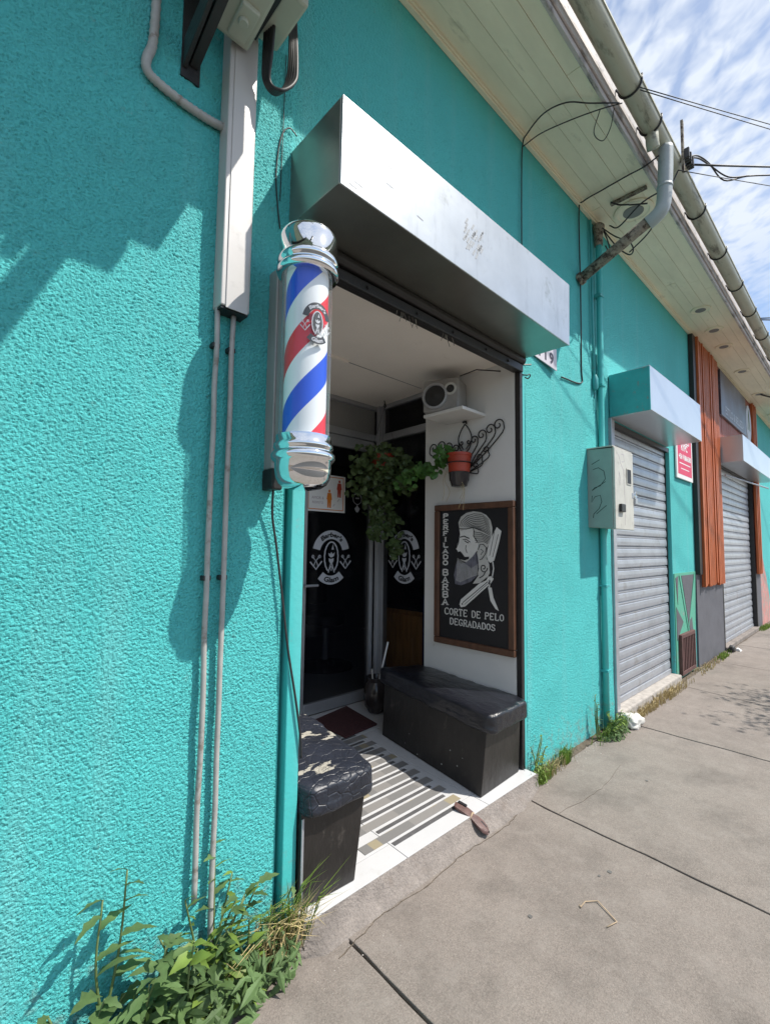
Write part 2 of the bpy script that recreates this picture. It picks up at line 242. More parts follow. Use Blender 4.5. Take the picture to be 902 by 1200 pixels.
def checker_strip():
    m = mat('strip_checked', (.30, .285, .265), .4, var=.08, vs=10); n = m.node_tree.nodes; l = m.node_tree.links; b = n['Principled BSDF']
    g = n.new('ShaderNodeNewGeometry'); v = n.new('ShaderNodeTexVoronoi'); v.distance = 'CHEBYCHEV'; v.inputs['Scale'].default_value = 19; v.inputs['Randomness'].default_value = .15
    l.new(g.outputs['Position'], v.inputs['Vector'])
    sc = n.new('ShaderNodeSeparateColor'); l.new(v.outputs['Color'], sc.inputs[0])
    r = n.new('ShaderNodeValToRGB'); r.color_ramp.interpolation = 'CONSTANT'; l.new(sc.outputs[0], r.inputs[0]); e = r.color_ramp.elements
    e[0].color = (.19, .185, .18, 1); e[1].position = .45; e[1].color = (.235, .225, .215, 1); q = e.new(.9); q.color = (.30, .26, .18, 1)
    l.new(r.outputs[0], b.inputs['Base Color']); return m
M['strip'] = checker_strip()

def cracked_vinyl():
    m = mat('cracked_vinyl', (.014, .017, .027), .45, var=.25, vs=8, spec=.6); n = m.node_tree.nodes; l = m.node_tree.links; b = n['Principled BSDF']
    g = n.new('ShaderNodeNewGeometry'); nn = n.new('ShaderNodeTexNoise'); nn.inputs['Scale'].default_value = 9; l.new(g.outputs['Position'], nn.inputs['Vector'])
    va = n.new('ShaderNodeVectorMath'); va.operation = 'MULTIPLY_ADD'; l.new(nn.outputs['Color'], va.inputs[0]); va.inputs[1].default_value = (.06, .06, .06); l.new(g.outputs['Position'], va.inputs[2])
    v = n.new('ShaderNodeTexVoronoi'); v.feature = 'DISTANCE_TO_EDGE'; v.inputs['Scale'].default_value = 24; l.new(va.outputs[0], v.inputs['Vector'])
    r = n.new('ShaderNodeMapRange'); l.new(v.outputs['Distance'], r.inputs[0]); r.inputs[1].default_value = 0; r.inputs[2].default_value = .07
    bp = n.new('ShaderNodeBump'); bp.inputs['Strength'].default_value = .6; bp.inputs['Distance'].default_value = .004; l.new(r.outputs[0], bp.inputs['Height'])
    nb = n.new('ShaderNodeTexNoise'); nb.inputs['Scale'].default_value = 30; nb.inputs['Detail'].default_value = 5; l.new(g.outputs['Position'], nb.inputs['Vector'])
    b2 = n.new('ShaderNodeBump'); b2.inputs['Strength'].default_value = .5; b2.inputs['Distance'].default_value = .01; l.new(nb.outputs[0], b2.inputs['Height']); l.new(bp.outputs[0], b2.inputs['Normal']); l.new(b2.outputs[0], b.inputs['Normal'])
    # worn patches where the vinyl flaked off and the cloth backing shows
    mpn = n.new('ShaderNodeMapping'); mpn.inputs['Scale'].default_value = (.8, 1.7, 1); l.new(g.outputs['Position'], mpn.inputs[0])
    n3 = n.new('ShaderNodeTexNoise'); n3.inputs['Scale'].default_value = 5.2; n3.inputs['Detail'].default_value = 5; n3.inputs['Roughness'].default_value = .6; l.new(mpn.outputs[0], n3.inputs['Vector'])
    r3 = n.new('ShaderNodeMapRange'); l.new(n3.outputs[0], r3.inputs[0]); r3.inputs[1].default_value = .60; r3.inputs[2].default_value = .612
    sz = n.new('ShaderNodeSeparateXYZ'); l.new(g.outputs['Normal'], sz.inputs[0]); rz = n.new('ShaderNodeMapRange'); l.new(sz.outputs[2], rz.inputs[0]); rz.inputs[1].default_value = .85; rz.inputs[2].default_value = .95
    mu = n.new('ShaderNodeMath'); mu.operation = 'MULTIPLY'; l.new(r3.outputs[0], mu.inputs[0]); l.new(rz.outputs[0], mu.inputs[1])
    src = b.inputs['Base Color'].links[0].from_socket; mm = n.new('ShaderNodeMix'); mm.data_type = 'RGBA'; l.new(mu.outputs[0], mm.inputs[0]); l.new(src, mm.inputs[6]); mm.inputs[7].default_value = (.34, .32, .27, 1); l.new(mm.outputs[2], b.inputs['Base Color'])
    rr = n.new('ShaderNodeMapRange'); l.new(mu.outputs[0], rr.inputs[0]); rr.inputs[3].default_value = .44; rr.inputs[4].default_value = .9; l.new(rr.outputs[0], b.inputs['Roughness'])
    return m
M['cracked'] = cracked_vinyl()

# ------------------------------------------------------------------ mesh helpers
ORG = {}
class MB:
    def __init__(s): s.v = []; s.f = []
    def add(s, vs, fs):
        o = len(s.v); s.v += [tuple(p) for p in vs]; s.f += [tuple(i+o for i in f) for f in fs]; return s
    def hexa(s, p):   # p: 4 bottom (ccw from above), 4 top
        return s.add(p, [(3, 2, 1, 0), (4, 5, 6, 7), (0, 1, 5, 4), (1, 2, 6, 5), (2, 3, 7, 6), (3, 0, 4, 7)])
    def box(s, x0, x1, y0, y1, z0, z1):
        return s.hexa([(x0, y0, z0), (x1, y0, z0), (x1, y1, z0), (x0, y1, z0), (x0, y0, z1), (x1, y0, z1), (x1, y1, z1), (x0, y1, z1)])
    def tube(s, pts, r, n=8, closed=False):
        pts = [Vector(p) for p in pts]; rs = r if isinstance(r, (list, tuple)) else [r]*len(pts)
        o = len(s.v); k = len(pts); up = None
        for i, p in enumerate(pts):
            t = (pts[min(i+1, k-1)]-pts[max(i-1, 0)])
            if t.length < 1e-9: t = Vector((0, 0, 1))
            t.normalize()
            if up is None:
                up = Vector((0, 0, 1)) if abs(t.z) < .9 else Vector((1, 0, 0))
            a = t.cross(up)
            if a.length < 1e-6: a = t.cross(Vector((0, 1, 0)))
            a.normalize(); b = a.cross(t).normalized(); up = b
            for j in range(n):
                w = 2*PI*j/n; q = p+(a*math.cos(w)+b*math.sin(w))*rs[i]; s.v.append(tuple(q))
        for i in range(k-1):
            for j in range(n):
                s.f.append((o+i*n+j, o+i*n+(j+1) % n, o+(i+1)*n+(j+1) % n, o+(i+1)*n+j))
        if not closed:
            s.f.append(tuple(o+j for j in range(n))[::-1]); s.f.append(tuple(o+(k-1)*n+j for j in range(n)))
        return s
    def lathe(s, cx, cy, prof, n=32, ax=None):
        o = len(s.v); k = len(prof)
        for r, z in prof:
            for j in range(n):
                w = 2*PI*j/n; s.v.append((cx+r*math.cos(w), cy+r*math.sin(w), z))
        for i in range(k-1):
            for j in range(n):
                s.f.append((o+i*n+j, o+i*n+(j+1) % n, o+(i+1)*n+(j+1) % n, o+(i+1)*n+j))
        s.f.append(tuple(o+j for j in range(n))[::-1]); s.f.append(tuple(o+(k-1)*n+j for j in range(n)))
        return s
    def prism(s, poly, mp, d0, d1):
        n = len(poly); s.add([mp(u, v, d0) for u, v in poly]+[mp(u, v, d1) for u, v in poly],
            [tuple(range(n))[::-1], tuple(range(n, 2*n))]+[(i, (i+1) % n, n+(i+1) % n, n+i) for i in range(n)]); return s
    def stroke(s, pts, w, mp, d0, d1):
        """a painted line of width w following 2-D points"""
        k = len(pts); l = []; r = []
        for i in range(k):
            a = pts[max(i-1, 0)]; b = pts[min(i+1, k-1)]; tx, ty = b[0]-a[0], b[1]-a[1]; q = math.hypot(tx, ty) or 1; nx, ny = -ty/q, tx/q
            ww = (w[i] if isinstance(w, (list, tuple)) else w)/2
            l.append((pts[i][0]+nx*ww, pts[i][1]+ny*ww)); r.append((pts[i][0]-nx*ww, pts[i][1]-ny*ww))
        for i in range(k-1): s.prism([l[i], r[i], r[i+1], l[i+1]], mp, d0, d1)
        return s
    def mesh(s, name, org=(0, 0, 0), smooth=False):
        me = bpy.data.meshes.new(name); me.from_pydata([(a-org[0], b-org[1], c-org[2]) for a, b, c in s.v], [], s.f); me.update()
        bm = bmesh.new(); bm.from_mesh(me); bmesh.ops.recalc_face_normals(bm, faces=bm.faces); bm.to_mesh(me); bm.free()
        if smooth: me.shade_smooth()
        return me
def link(name, me, m=None, parent=None, bev=0., auto=0.):
    o = bpy.data.objects.new(name, me); COL.objects.link(o)
    if m: me.materials.append(M[m] if isinstance(m, str) else m)
    if parent: o.parent = parent
    if bev:
        b = o.modifiers.new('bevel', 'BEVEL'); b.width = bev; b.segments = 2; b.limit_method = 'ANGLE'; b.angle_limit = math.radians(40)
    if auto: me.shade_smooth(); me.set_sharp_from_angle(angle=math.radians(auto))
    return o
def part(name, mb, m, parent, smooth=False, bev=0., auto=0., label=None, kind=None):
    r = parent
    while r.parent: r = r.parent
    org = ORG[r.name]
    o = link(name, mb.mesh(name, org, smooth), m, parent, bev, auto)
    if label: o['label'] = label
    if kind: o['kind'] = kind
    return o
def piece(name, me, parent, loc, rot=(0, 0, 0), sc=(1, 1, 1), label=None):
    r = parent
    while r.parent: r = r.parent
    org = ORG[r.name]
    o = bpy.data.objects.new(name, me); COL.objects.link(o); o.parent = parent
    o.location = (loc[0]-org[0], loc[1]-org[1], loc[2]-org[2]); o.rotation_euler = rot; o.scale = sc
    if label: o['label'] = label
    return o
def tag(o, label, cat, group=None):
    o['label'] = label; o['category'] = cat
    if group: o['group'] = group
    return o
def thing(name, label, cat, loc, group=None):
    o = bpy.data.objects.new(name, None); COL.objects.link(o); o.location = loc; o.empty_display_size = .1
    ORG[o.name] = tuple(loc); return tag(o, label, cat, group)
def solo(name, mb, m, label, cat, loc, group=None, **k):
    o = link(name, mb.mesh(name, loc, k.pop('smooth', False)), m, None, k.pop('bev', 0), k.pop('auto', 0)); o.location = loc; ORG[o.name] = tuple(loc)
    return tag(o, label, cat, group)
def struct(name, mb, m, loc=(0, 0, 0), kind='structure'):
    o = link(name, mb.mesh(name, loc), m); o.location = loc; ORG[o.name] = tuple(loc); o['kind'] = kind; return o
def bez(pts, n=8):
    """Catmull-Rom through points"""
    P = [Vector(p) for p in pts]; P = [P[0]*2-P[1]]+P+[P[-1]*2-P[-2]]; out = []
    for i in range(1, len(P)-2):
        for j in range(n):
            t = j/n; out.append(.5*((2*P[i])+(-P[i-1]+P[i+1])*t+(2*P[i-1]-5*P[i]+4*P[i+1]-P[i+2])*t*t+(-P[i-1]+3*P[i]-3*P[i+1]+P[i+2])*t**3))
    out.append(P[-2]); return out
def text2d(txt, size=1., bold=.0, shear=0.):
    c = bpy.data.curves.new('lettering', 'FONT'); c.body = txt; c.size = size; c.align_x = 'CENTER'; c.align_y = 'CENTER'; c.offset = bold; c.shear = shear; c.resolution_u = 3
    o = bpy.data.objects.new('lettering', c); COL.objects.link(o); dg = bpy.context.evaluated_depsgraph_get()
    me = bpy.data.meshes.new_from_object(o.evaluated_get(dg)); vs = [(v.co.x, v.co.y) for v in me.vertices]; fs = [tuple(p.vertices) for p in me.polygons]
    bpy.data.objects.remove(o); bpy.data.curves.remove(c); bpy.data.meshes.remove(me); return vs, fs
def put_text(mb, txt, size, mp, d, u=0, v=0, bold=0., shear=0., sx=1.):
    vs, fs = text2d(txt, size, bold, shear); mb.add([mp(u+a*sx, v+b, d) for a, b in vs], fs)
def put_arc(mb, txt, size, mp, d, cu, cv_, rad, a0=PI/2, flip=False, bold=0., shear=0., track=1.):
    vs, fs = text2d(txt, size, bold, shear); out = []
    for a, b in vs:
        if not flip: w = a0-a*track/rad; rr = rad+b
        else: w = a0+a*track/rad; rr = rad-b
        out.append(mp(cu+rr*math.cos(w), cv_+rr*math.sin(w), d))
    mb.add(out, fs)
def rbox(c, pts4, z0, z1f, n=20, ex=7., amp=.006, fr=9., seed=0):
    """rounded cushion over a quadrilateral (bl, br, tr, tl); z0 and z1 may be callables of (x, y)"""
    bm = bmesh.new(); bmesh.ops.create_cube(bm, size=2.0); bmesh.ops.subdivide_edges(bm, edges=bm.edges[:], cuts=n, use_grid_fill=True)
    for v in bm.verts:
        a, b, k = v.co; q = (abs(a)**ex+abs(b)**ex+abs(k)**ex)**(1/ex); a, b, k = a/q, b/q, k/q
        s, t = (a+1)/2, (b+1)/2
        x = (1-s)*(1-t)*pts4[0][0]+s*(1-t)*pts4[1][0]+s*t*pts4[2][0]+(1-s)*t*pts4[3][0]
        y = (1-s)*(1-t)*pts4[0][1]+s*(1-t)*pts4[1][1]+s*t*pts4[2][1]+(1-s)*t*pts4[3][1]
        za, zb = z0(x, y), z1f(x, y); z = za+(zb-za)*(k+1)/2
        if k > 0: z += .012*(1-a*a)*(1-b*b)
        d = mn.noise(Vector((x*fr+seed, y*fr, z*fr)))*amp+mn.noise(Vector((x*fr*3+seed, y*fr*3, z*fr*3)))*amp*.45
        if ex == 9. and k > -.2: d -= .0055*max(0, mn.noise(Vector((x*4+seed, y*26+x*9, 2))))**.7*(1 if k > .3 else .6)+.003*abs(mn.noise(Vector((x*30, y*11, seed))))
        nv = Vector((a**5 if ex > 3 else a, b**5 if ex > 3 else b, k)); v.co = Vector((x, y, z))+nv*d
    me = bpy.data.meshes.new(c); bm.to_mesh(me); bm.free(); me.shade_smooth(); return me

# ------------------------------------------------------------------ ground
GROUND = struct('ground', MB().box(-60, 120, -90, 60, -.5, -.075), 'soil')
road = struct('road', MB().box(-60, 120, -10.2, -2.75, -.30, -.071), 'asphalt')
kerb = struct('kerb', MB().box(-60, 120, -2.745, -2.60, -.30, .004), 'step')
far_side = struct('far_sidewalk', MB().box(-60, 120, -13.0, -10.2, -.3, .05), 'conc')
walk = struct('sidewalk', MB().box(-6, 40, -2.598, 0.0, -.07, -.016), 'soil')
joints = [(-6, -6), (-3.4, -3.4), (-1.85, -1.85), (-.36, -.36), (1.15, 1.10), (2.48, 2.33), (4.13, 4.06), (5.66, 5.15), (7.2, 6.9), (8.7, 8.6), (10.2, 10.2), (11.7, 11.7), (13.3, 13.3), (15, 15), (18, 18), (22, 22), (28, 28), (40, 40)]
rj = random.Random(3)
for i in range(len(joints)-1):
    (a0, a1), (b0, b1) = joints[i], joints[i+1]; n = 26; ya, yb = -.045, -2.59; P = []
    g = .0056
    def edge(p0, p1, sgn, seed):
        out = []
        for k in range(n+1):
            t = k/n; x = p0+(p1-p0)*t; y = ya+(yb-ya)*t
            out.append((x+sgn*g+mn.noise(Vector((y*5, seed*7.3, 0)))*.010+mn.noise(Vector((y*23, seed*7.3, sgn)))*.004, y))
        return out
    P = edge(a0, a1, 1, i)+edge(b0, b1, -1, i+1)[::-1]
    mb = MB(); mb.prism(P, lambda u, v, d: (u, v, d), -.05, -.0005*(i % 3))
    cx = (a0+b0)/2
    o = part('slab', mb, 'conc', walk, bev=.004)

ck = MB()
def crack(pts, w, seed):
    P_ = bez([(a, b, 0) for a, b in pts], 10); P_ = [(p.x+mn.noise(Vector((p.x*30, p.y*30, seed)))*.012, p.y+mn.noise(Vector((p.x*30, p.y*30, seed+9)))*.012) for p in P_]
    ck.stroke(P_, [w*(.4+abs(mn.noise(Vector((p[0]*17, p[1]*17, seed+3))))*2) for p in P_], lambda u, v, d: (u, v, d), .0004, .0016)
crack([(1.08, -.20), (1.3, -.165), (1.55, -.175), (1.85, -.16), (2.15, -.175), (2.45, -.12)], .0035, 1)
crack([(2.46, -.3), (2.9, -.35), (3.3, -.31)], .0008, 3)
part('hairline_crack', ck, 'soil', walk, kind='stuff')

# ------------------------------------------------------------------ the building
B = thing('corner_shop_building', 'long single-storey teal stucco building with shuttered shopfronts under one pale boarded eave', 'building', (0, 0, 0))
ZT = 4.13
wall = MB()
X0, X1 = -4.0, 20.0
for (a, b, c, d) in [(X0, .94, 0, ZT), (.94, 2.635, 2.60, ZT), (2.635, 4.06, 0, ZT), (4.06, 5.75, 2.5, ZT), (5.75, 6.8, 0, ZT), (6.8, 8.02, .0, ZT), (8.02, 10.62, 2.68, ZT), (10.62, 11.12, 0, ZT), (11.12, X1, 0, ZT)]:
    wall.box(a, b, .004, .20, c-.05 if c == 0 else c, d)
part('wall', wall, 'stucco', B)
def field(name, x0, x1, z0, z1, step, amp, seed, m):
    nx = int((x1-x0)/step)+1; nz = int((z1-z0)/step)+1
    rng = np.random.default_rng(seed); Px, Pz = nx+64, nz+64
    w = rng.standard_normal((Pz, Px)); F = np.fft.fft2(w)
    kx = np.fft.fftfreq(Px, step)[None, :]; kz = np.fft.fftfreq(Pz, step)[:, None]; k = np.hypot(kx, kz)
    def band(lam, wd): f0 = 1/lam; h = np.real(np.fft.ifft2(F*np.exp(-((k-f0)/(f0*wd))**2))); return h/h.std()
    h = band(.0120, .40)+.95*band(.0080, .30)+.45*band(.026, .5)
    h = h/h.std(); h = np.where(h > .15, .15+.45*np.tanh((h-.15)/.9), .15+1.5*np.tanh((h-.15)/2.0))                                  # blobby splashes with pits between them
    h = h[:nz, :nx]
    big = band(.5, .6)[:nz, :nx]
    y = -(h*amp+big*.0012)-.006
    ex = np.minimum.reduce([np.arange(nx)[None, :]*np.ones((nz, 1)), (nx-1-np.arange(nx))[None, :]*np.ones((nz, 1))])
    y = np.where(ex < 1, .004, y)
    X, Z = np.meshgrid(np.linspace(x0, x1, nx), np.linspace(z0, z1, nz))
    co = np.stack([X, y, Z], -1).reshape(-1, 3).astype(np.float32)
    idx = (np.arange(nz-1)[:, None]*nx+np.arange(nx-1)[None, :]).reshape(-1)
    q = np.stack([idx, idx+1, idx+nx+1, idx+nx], -1).astype(np.int32).reshape(-1)
    me = bpy.data.meshes.new(name); me.vertices.add(len(co)); me.vertices.foreach_set('co', co.reshape(-1)); nf = len(idx)
    me.loops.add(nf*4); me.loops.foreach_set('vertex_index', q); me.polygons.add(nf); me.polygons.foreach_set('loop_start', np.arange(0, nf*4, 4, dtype=np.int32))
    me.polygons.foreach_set('loop_total', np.full(nf, 4, dtype=np.int32)); me.update(); me.validate(); me.shade_smooth()
    return link(name, me, m, B)
field('stucco_render', -.08, .925, -.02, 3.30, .0033, .0030, 1, 'stucco_near')
field('stucco_render', 2.67, 4.04, -.02, 2.98, .0045, .0031, 2, 'stucco_near')
# back of the building and the roof, seen from nowhere but keeping the rooms dark
sh = MB(); sh.box(X0, X1, 6.8, 7.0, -.05, ZT); sh.box(X0, X0+.2, .2, 6.8, -.05, ZT); sh.box(X1-.2, X1, .2, 6.8, -.05, ZT)
part('rear_wall', sh, 'stucco', B)
part('roof', MB().hexa([(X0, -.50, 4.40), (X1, -.50, 4.40), (X1, 7.1, 5.6), (X0, 7.1, 5.6), (X0, -.50, 4.44), (X1, -.50, 4.44), (X1, 7.1, 5.64), (X0, 7.1, 5.64)]), 'roof', B)
# soffit boards
rows = [(-.022, -.113), (-.115, -.206), (-.208, -.299), (-.301, -.392), (-.394, -.476)]
rb = random.Random(5)
for k, (ya, yb) in enumerate(rows):
    x = X0; first = True
    while x < X1:
        ln = rb.choice([2.4, 3.2, 3.2, 2.1]) if not first else rb.uniform(.6, 3.0); first = False
        xe = min(x+ln, X1); dz = rb.uniform(-.002, .002)
        part('soffit_board', MB().box(x+.0015, xe-.0015, yb, ya, 4.132+dz, 4.15+dz), 'soffit', B)
        x = xe
part('soffit_backing', MB().box(X0, X1, -.48, .0, 4.153, 4.16), 'black', B)
part('wall_moulding', MB().box(X0, X1, -.024, .003, 4.098, 4.1318).box(X0, X1, -.034, -.0245, 4.112, 4.131), 'soffit', B, bev=.003)
part('fascia', MB().box(X0, X1, -.500, -.4785, 4.112, 4.36).box(X0, X1, -.514, -.5015, 4.15, 4.20), 'fascia', B, bev=.003)
gm = MB(); pr = []
GY, GZ, GR = -.585, 4.268, .062
for k in range(13): w = PI+PI*k/12; pr.append((GY+GR*math.cos(w), GZ+GR*math.sin(w)))
pr += [(GY+GR+.004, GZ+.012), (GY+GR-.004, GZ+.012)]
for k in range(13): w = 2*PI-PI*k/12; pr.append((GY+(GR-.004)*math.cos(w), GZ+(GR-.004)*math.sin(w)))
pr += [(GY-GR-.006, GZ+.014), (GY-GR-.006, GZ)]
gm.prism([(a, b) for a, b in pr], lambda u, v, d: (d, u, v), X0, X1)
part('gutter', gm, 'gutter', B, auto=35)
for x in [-1.2, .2, 1.4, 2.05, 2.95, 3.33, 4.5, 5.3, 6.1, 6.9, 7.8, 8.8, 9.9, 11.2, 12.6, 14.2]:
    q = [(x, GY+(GR+.006)*math.cos(PI+PI*k/12), GZ+(GR+.006)*math.sin(PI+PI*k/12)) for k in range(13)]
    q = [(x, -.502, GZ+.03)]+[(x, GY+(GR+.006)*math.cos(2*PI-PI*k/12), GZ+(GR+.006)*math.sin(2*PI-PI*k/12)) for k in range(13)]+[(x, GY-GR-.006, GZ+.03)]
    part('gutter_bracket', MB().tube(q, .0065, 6), 'black', B, smooth=True)
# round vents in the soffit
for (x, y, r) in [(3.93, -.275, .145), (6.15, -.25, .10), (6.85, -.24, .10), (7.5, -.22, .10), (8.75, -.22, .10), (10.25, -.22, .10), (12.0, -.22, .10)]:
    v = part('soffit_vent', MB().lathe(x, y, [(r, 4.131), (r, 4.123), (r*.93, 4.118), (r*.80, 4.118), (r*.76, 4.124)], 28), 'soffit', B, auto=30)
    part('vent_mesh', MB().lathe(x, y, [(r*.52, 4.1235), (r*.52, 4.120)], 24), 'ventmesh', v)
part('soffit_batten', MB().box(3.700, 3.728, -.44, -.18, 4.110, 4.1285), 'rustpipe', B)

# painted jambs and shutter guides of the barber's opening
part('jamb_trim', MB().box(.955, 1.012, -.024, .10, -.02, 2.60), 'teal_smooth', B, bev=.004, label='smooth teal painted steel jamb on the left of the entrance')
part('jamb_trim', MB().box(2.628, 2.662, -.012, .10, -.02, 2.60), 'teal_smooth', B, bev=.004, label='thin pale teal edge on the right of the entrance')
part('shutter_guide', MB().box(2.594, 2.6265, -.018, .018, .02, 2.62), 'black', B, bev=.003)
part('shutter_guide', MB().box(1.0125, 1.03, .0, .075, .08, 2.62), 'black', B, bev=.003)
# canopy box above the entrance
cn = part('shutter_box', MB().hexa([(.919, -.3225, 2.618), (2.63, -.3225, 2.588), (2.63, -.316, 2.588), (.919, -.316, 2.618), (.919, -.327, 2.937), (2.63, -.327, 2.957), (2.63, -.316, 2.957), (.919, -.316, 2.937)]), 'galv', B, bev=.002, label='long galvanised sheet-metal shutter box over the barber shop entrance')
part('box_body', MB().hexa([(.917, -.3155, 2.622), (2.628, -.3155, 2.590), (2.628, .002, 2.590), (.917, .002, 2.622), (.917, -.3155, 2.933), (2.628, -.3155, 2.953), (2.628, .002, 2.953), (.917, .002, 2.925)]), 'galv_shaded', cn, bev=.003)
hm = MB(); mpc = lambda u, v, d: (u, -.3225-.0045*(v-2.60)/.34-d, v)
sm = random.Random(11)
for k in range(30):          # grey scuff left by an old sticker
    u = 1.60+sm.uniform(0, .13); v = 2.70+sm.uniform(0, .14)+.25*(1.66-u); hm.stroke([(u, v), (u+.018, v+.03)], .010, mpc, .0002, .0006)
for (u, v) in [(1.00, 2.85), (1.12, 2.81), (1.13, 2.74), (.955, 2.64), (.98, 2.66), (1.30, 2.70)]: hm.stroke([(u, v), (u+.035, v-.004)], .004, mpc, .0002, .0006)
part('scuff_mark', hm, 'scuff', cn, kind='stuff')
# steel angle and rolled shutter under the box
part('lintel_rail', MB().box(1.014, 2.625, -.010, .030, 2.505, 2.600), 'black', B, bev=.004)
rl = MB().tube([(.98, -.02, 2.592), (2.62, -.02, 2.575)], .028, 14); part('shutter_roll', rl, 'black', B, auto=40)
part('bottom_rail', MB().box(1.02, 2.61, -.034, -.0115, 2.498, 2.545), 'black', B, bev=.004)
for x in (1.10, 1.30, 1.62, 1.9, 2.2, 2.43):
    part('bolt', MB().tube([(x, -.0342, 2.52), (x, -.044, 2.52)], .008, 8), 'black', B)
part('hook', MB().tube(bez([(2.60, -.03, 2.48), (2.615, -.055, 2.475), (2.64, -.06, 2.485), (2.66, -.05, 2.478), (2.65, -.04, 2.466), (2.62, -.04, 2.466)]), .004, 6), 'iron', B, smooth=True)
part('hook', MB().tube([(2.56, -.02, 2.535), (2.675, -.05, 2.560)], .005, 6), 'iron', B)
dg_ = MB(); ds = random.Random(2)
for k in range(14):
    x = ds.choice([1.55, 1.60, 1.85, 1.9, 1.52])+ds.uniform(-.03, .03); dg_.tube([(x, -.02, 2.50), (x+ds.uniform(-.012, .012), -.022, 2.48), (x+ds.uniform(-.02, .02), -.022, 2.50-ds.uniform(.02, .06))], .0016, 4)
part('cobweb_debris', dg_, 'rustpipe', B, kind='stuff')

# ---- entrance alcove
YD, XC, CZ = 1.42, 2.705, 2.585
fz = lambda y: .085+.045*y
al = MB()
al.hexa([(2.592, .019, 0), (2.627, .019, 0), (2.627, .76, 0), (2.592, .76, 0), (2.592, .019, CZ), (2.627, .019, CZ), (2.627, .76, CZ), (2.592, .76, CZ)]); al.box(2.6271, 2.66, .20, .76, 0, CZ)
part('alcove_wall', al, 'white', B, label='white side wall of the entrance alcove')
part('alcove_wall', MB().box(.93, 1.012, .1005, YD, 0, CZ), 'white', B)
part('alcove_ceiling', MB().box(.80, 2.95, .012, YD+.02, CZ+.001, CZ+.06), 'ceil', B)
part('ceiling_batten', MB().box(1.50, 1.86, .775, .805, CZ-.018, CZ), 'ceil', B)
part('ceiling_joint', MB().hexa([(1.86, .797, CZ-.0015), (2.585, .80, CZ-.0015), (2.585, .803, CZ-.0015), (1.86, .802, CZ-.0015), (1.86, .797, CZ), (2.585, .80, CZ), (2.585, .803, CZ), (1.86, .802, CZ)]), 'greywall', B)
# floor: sloping bed, tiles, printed strips
def slab_on(mb, x0, x1, y0, y1, h0, h1):
    p = [(x0, y0), (x1, y0), (x1, y1), (x0, y1)]; mb.hexa([(a, b, fz(b)+h0) for a, b in p]+[(a, b, fz(b)+h1) for a, b in p]); return mb
part('floor_bed', slab_on(slab_on(MB(), .96, 2.622, -.085, .2, -.085, -.003), .96, 2.73, .2005, YD+.05, -.085, -.003), 'grout', B)
xs = [1.014, 1.53, 2.135, 2.625]; ys = [-.09, .022, .48, .94, 1.40]
for i in range(3):
    for j in range(4):
        a, b = xs[i]+.0015, xs[i+1]-.0015
        if j == 0 and i == 1: pass
        part('floor_tile', slab_on(MB(), a, b, ys[j]+.0015, ys[j+1]-.0015, -.006, .0), 'tile', B, bev=.0012)
for k in range(13):
    y = .035+.105*k
    if y > 1.25: break
    xe = 2.065+.012*k
    part('floor_strip', slab_on(MB(), 1.40, xe, y, y+.050, .0003, .0022), 'strip', B)
    part('floor_strip', slab_on(MB(), 1.44 if k else 1.54, xe-.045, y+.066-.0, y+.086, .0003, .0022), 'strip_dark', B)
part('floor_strip', slab_on(MB(), 1.54, 2.035, -.004, .018, .0003, .0022), 'strip_dark', B)
# rough concrete riser in front of the tiles
rs = MB(); nn_ = 90; cols = []
for i in range(nn_+1):
    x = .957+(2.64-.957)*i/nn_; row = []
    for j, (yy, zz) in enumerate([(-.0905, .080), (-.097, .068), (-.108, .048), (-.122, .028), (-.137, .013), (-.155, .004), (-.165, -.012)]):
        d = mn.noise(Vector((x*9, yy*20, 1)))*.012+mn.noise(Vector((x*40, yy*60, 3)))*.005; k_ = 0 if j == 0 else 1
        ef = min(1, (x-.955)/.12+.2, (2.64-x)/.30+.1); yy = -.0905+(yy+.0905)*ef; row.append((x, yy+d*k_*ef, zz+d*k_*.7))
    row.append((x, -.086, -.02)); cols.append(row)
m_ = len(cols[0]); vs = [p for r in cols for p in r]; fs = [(i*m_+j, i*m_+(j+1) % m_, (i+1)*m_+(j+1) % m_, (i+1)*m_+j) for i in range(nn_) for j in range(m_)]
fs += [tuple(range(m_)), tuple(nn_*m_+j for j in range(m_))[::-1]]
rs.add(vs, fs); part('threshold', rs, 'step', B, auto=50)
# door, transom, corner post, side glazing
door = part('door', MB().box(1.90, 2.004, YD-.02, YD+.03, fz(YD)+.01, 2.275).box(2.632, 2.668, YD-.02, YD+.03, fz(YD)+.01, 2.275).box(2.004, 2.632, YD-.02, YD+.03, 2.185, 2.275).box(2.004, 2.632, YD-.025, YD+.03, fz(YD)+.006, .235), 'alu', B, bev=.004, label='aluminium-framed glass entrance door')
part('pane', MB().box(2.004, 2.632, YD+.002, YD+.008, .235, 2.185), 'glass', door)
part('handle', MB().box(1.945, 1.975, YD-.040, YD-.0205, .92, 1.16).tube([(1.96, YD-.045, 1.10), (1.96, YD-.075, 1.10), (2.07, YD-.075, 1.10)], .010, 10), 'steel', door, bev=.003)
part('lock_plate', MB().box(1.94, 1.962, YD-.045, YD-.0205, .80, .90), 'black', door)
part('door_frame', MB().box(1.03, 1.898, YD-.03, YD+.04, 0, 2.30).box(1.03, 2.70, YD-.035, YD+.04, 2.278, 2.335).box(1.03, 2.70, YD-.03, YD+.04, CZ-.035, CZ), 'alu', B, bev=.004)
part('transom_panel', MB().box(1.05, 2.68, YD, YD+.006, 2.335, CZ-.035), 'frost', B)
GX0, GY0 = 2.662, .745
def along(t): return (GX0+(XC-GX0)*t, GY0+(YD-GY0)*t)
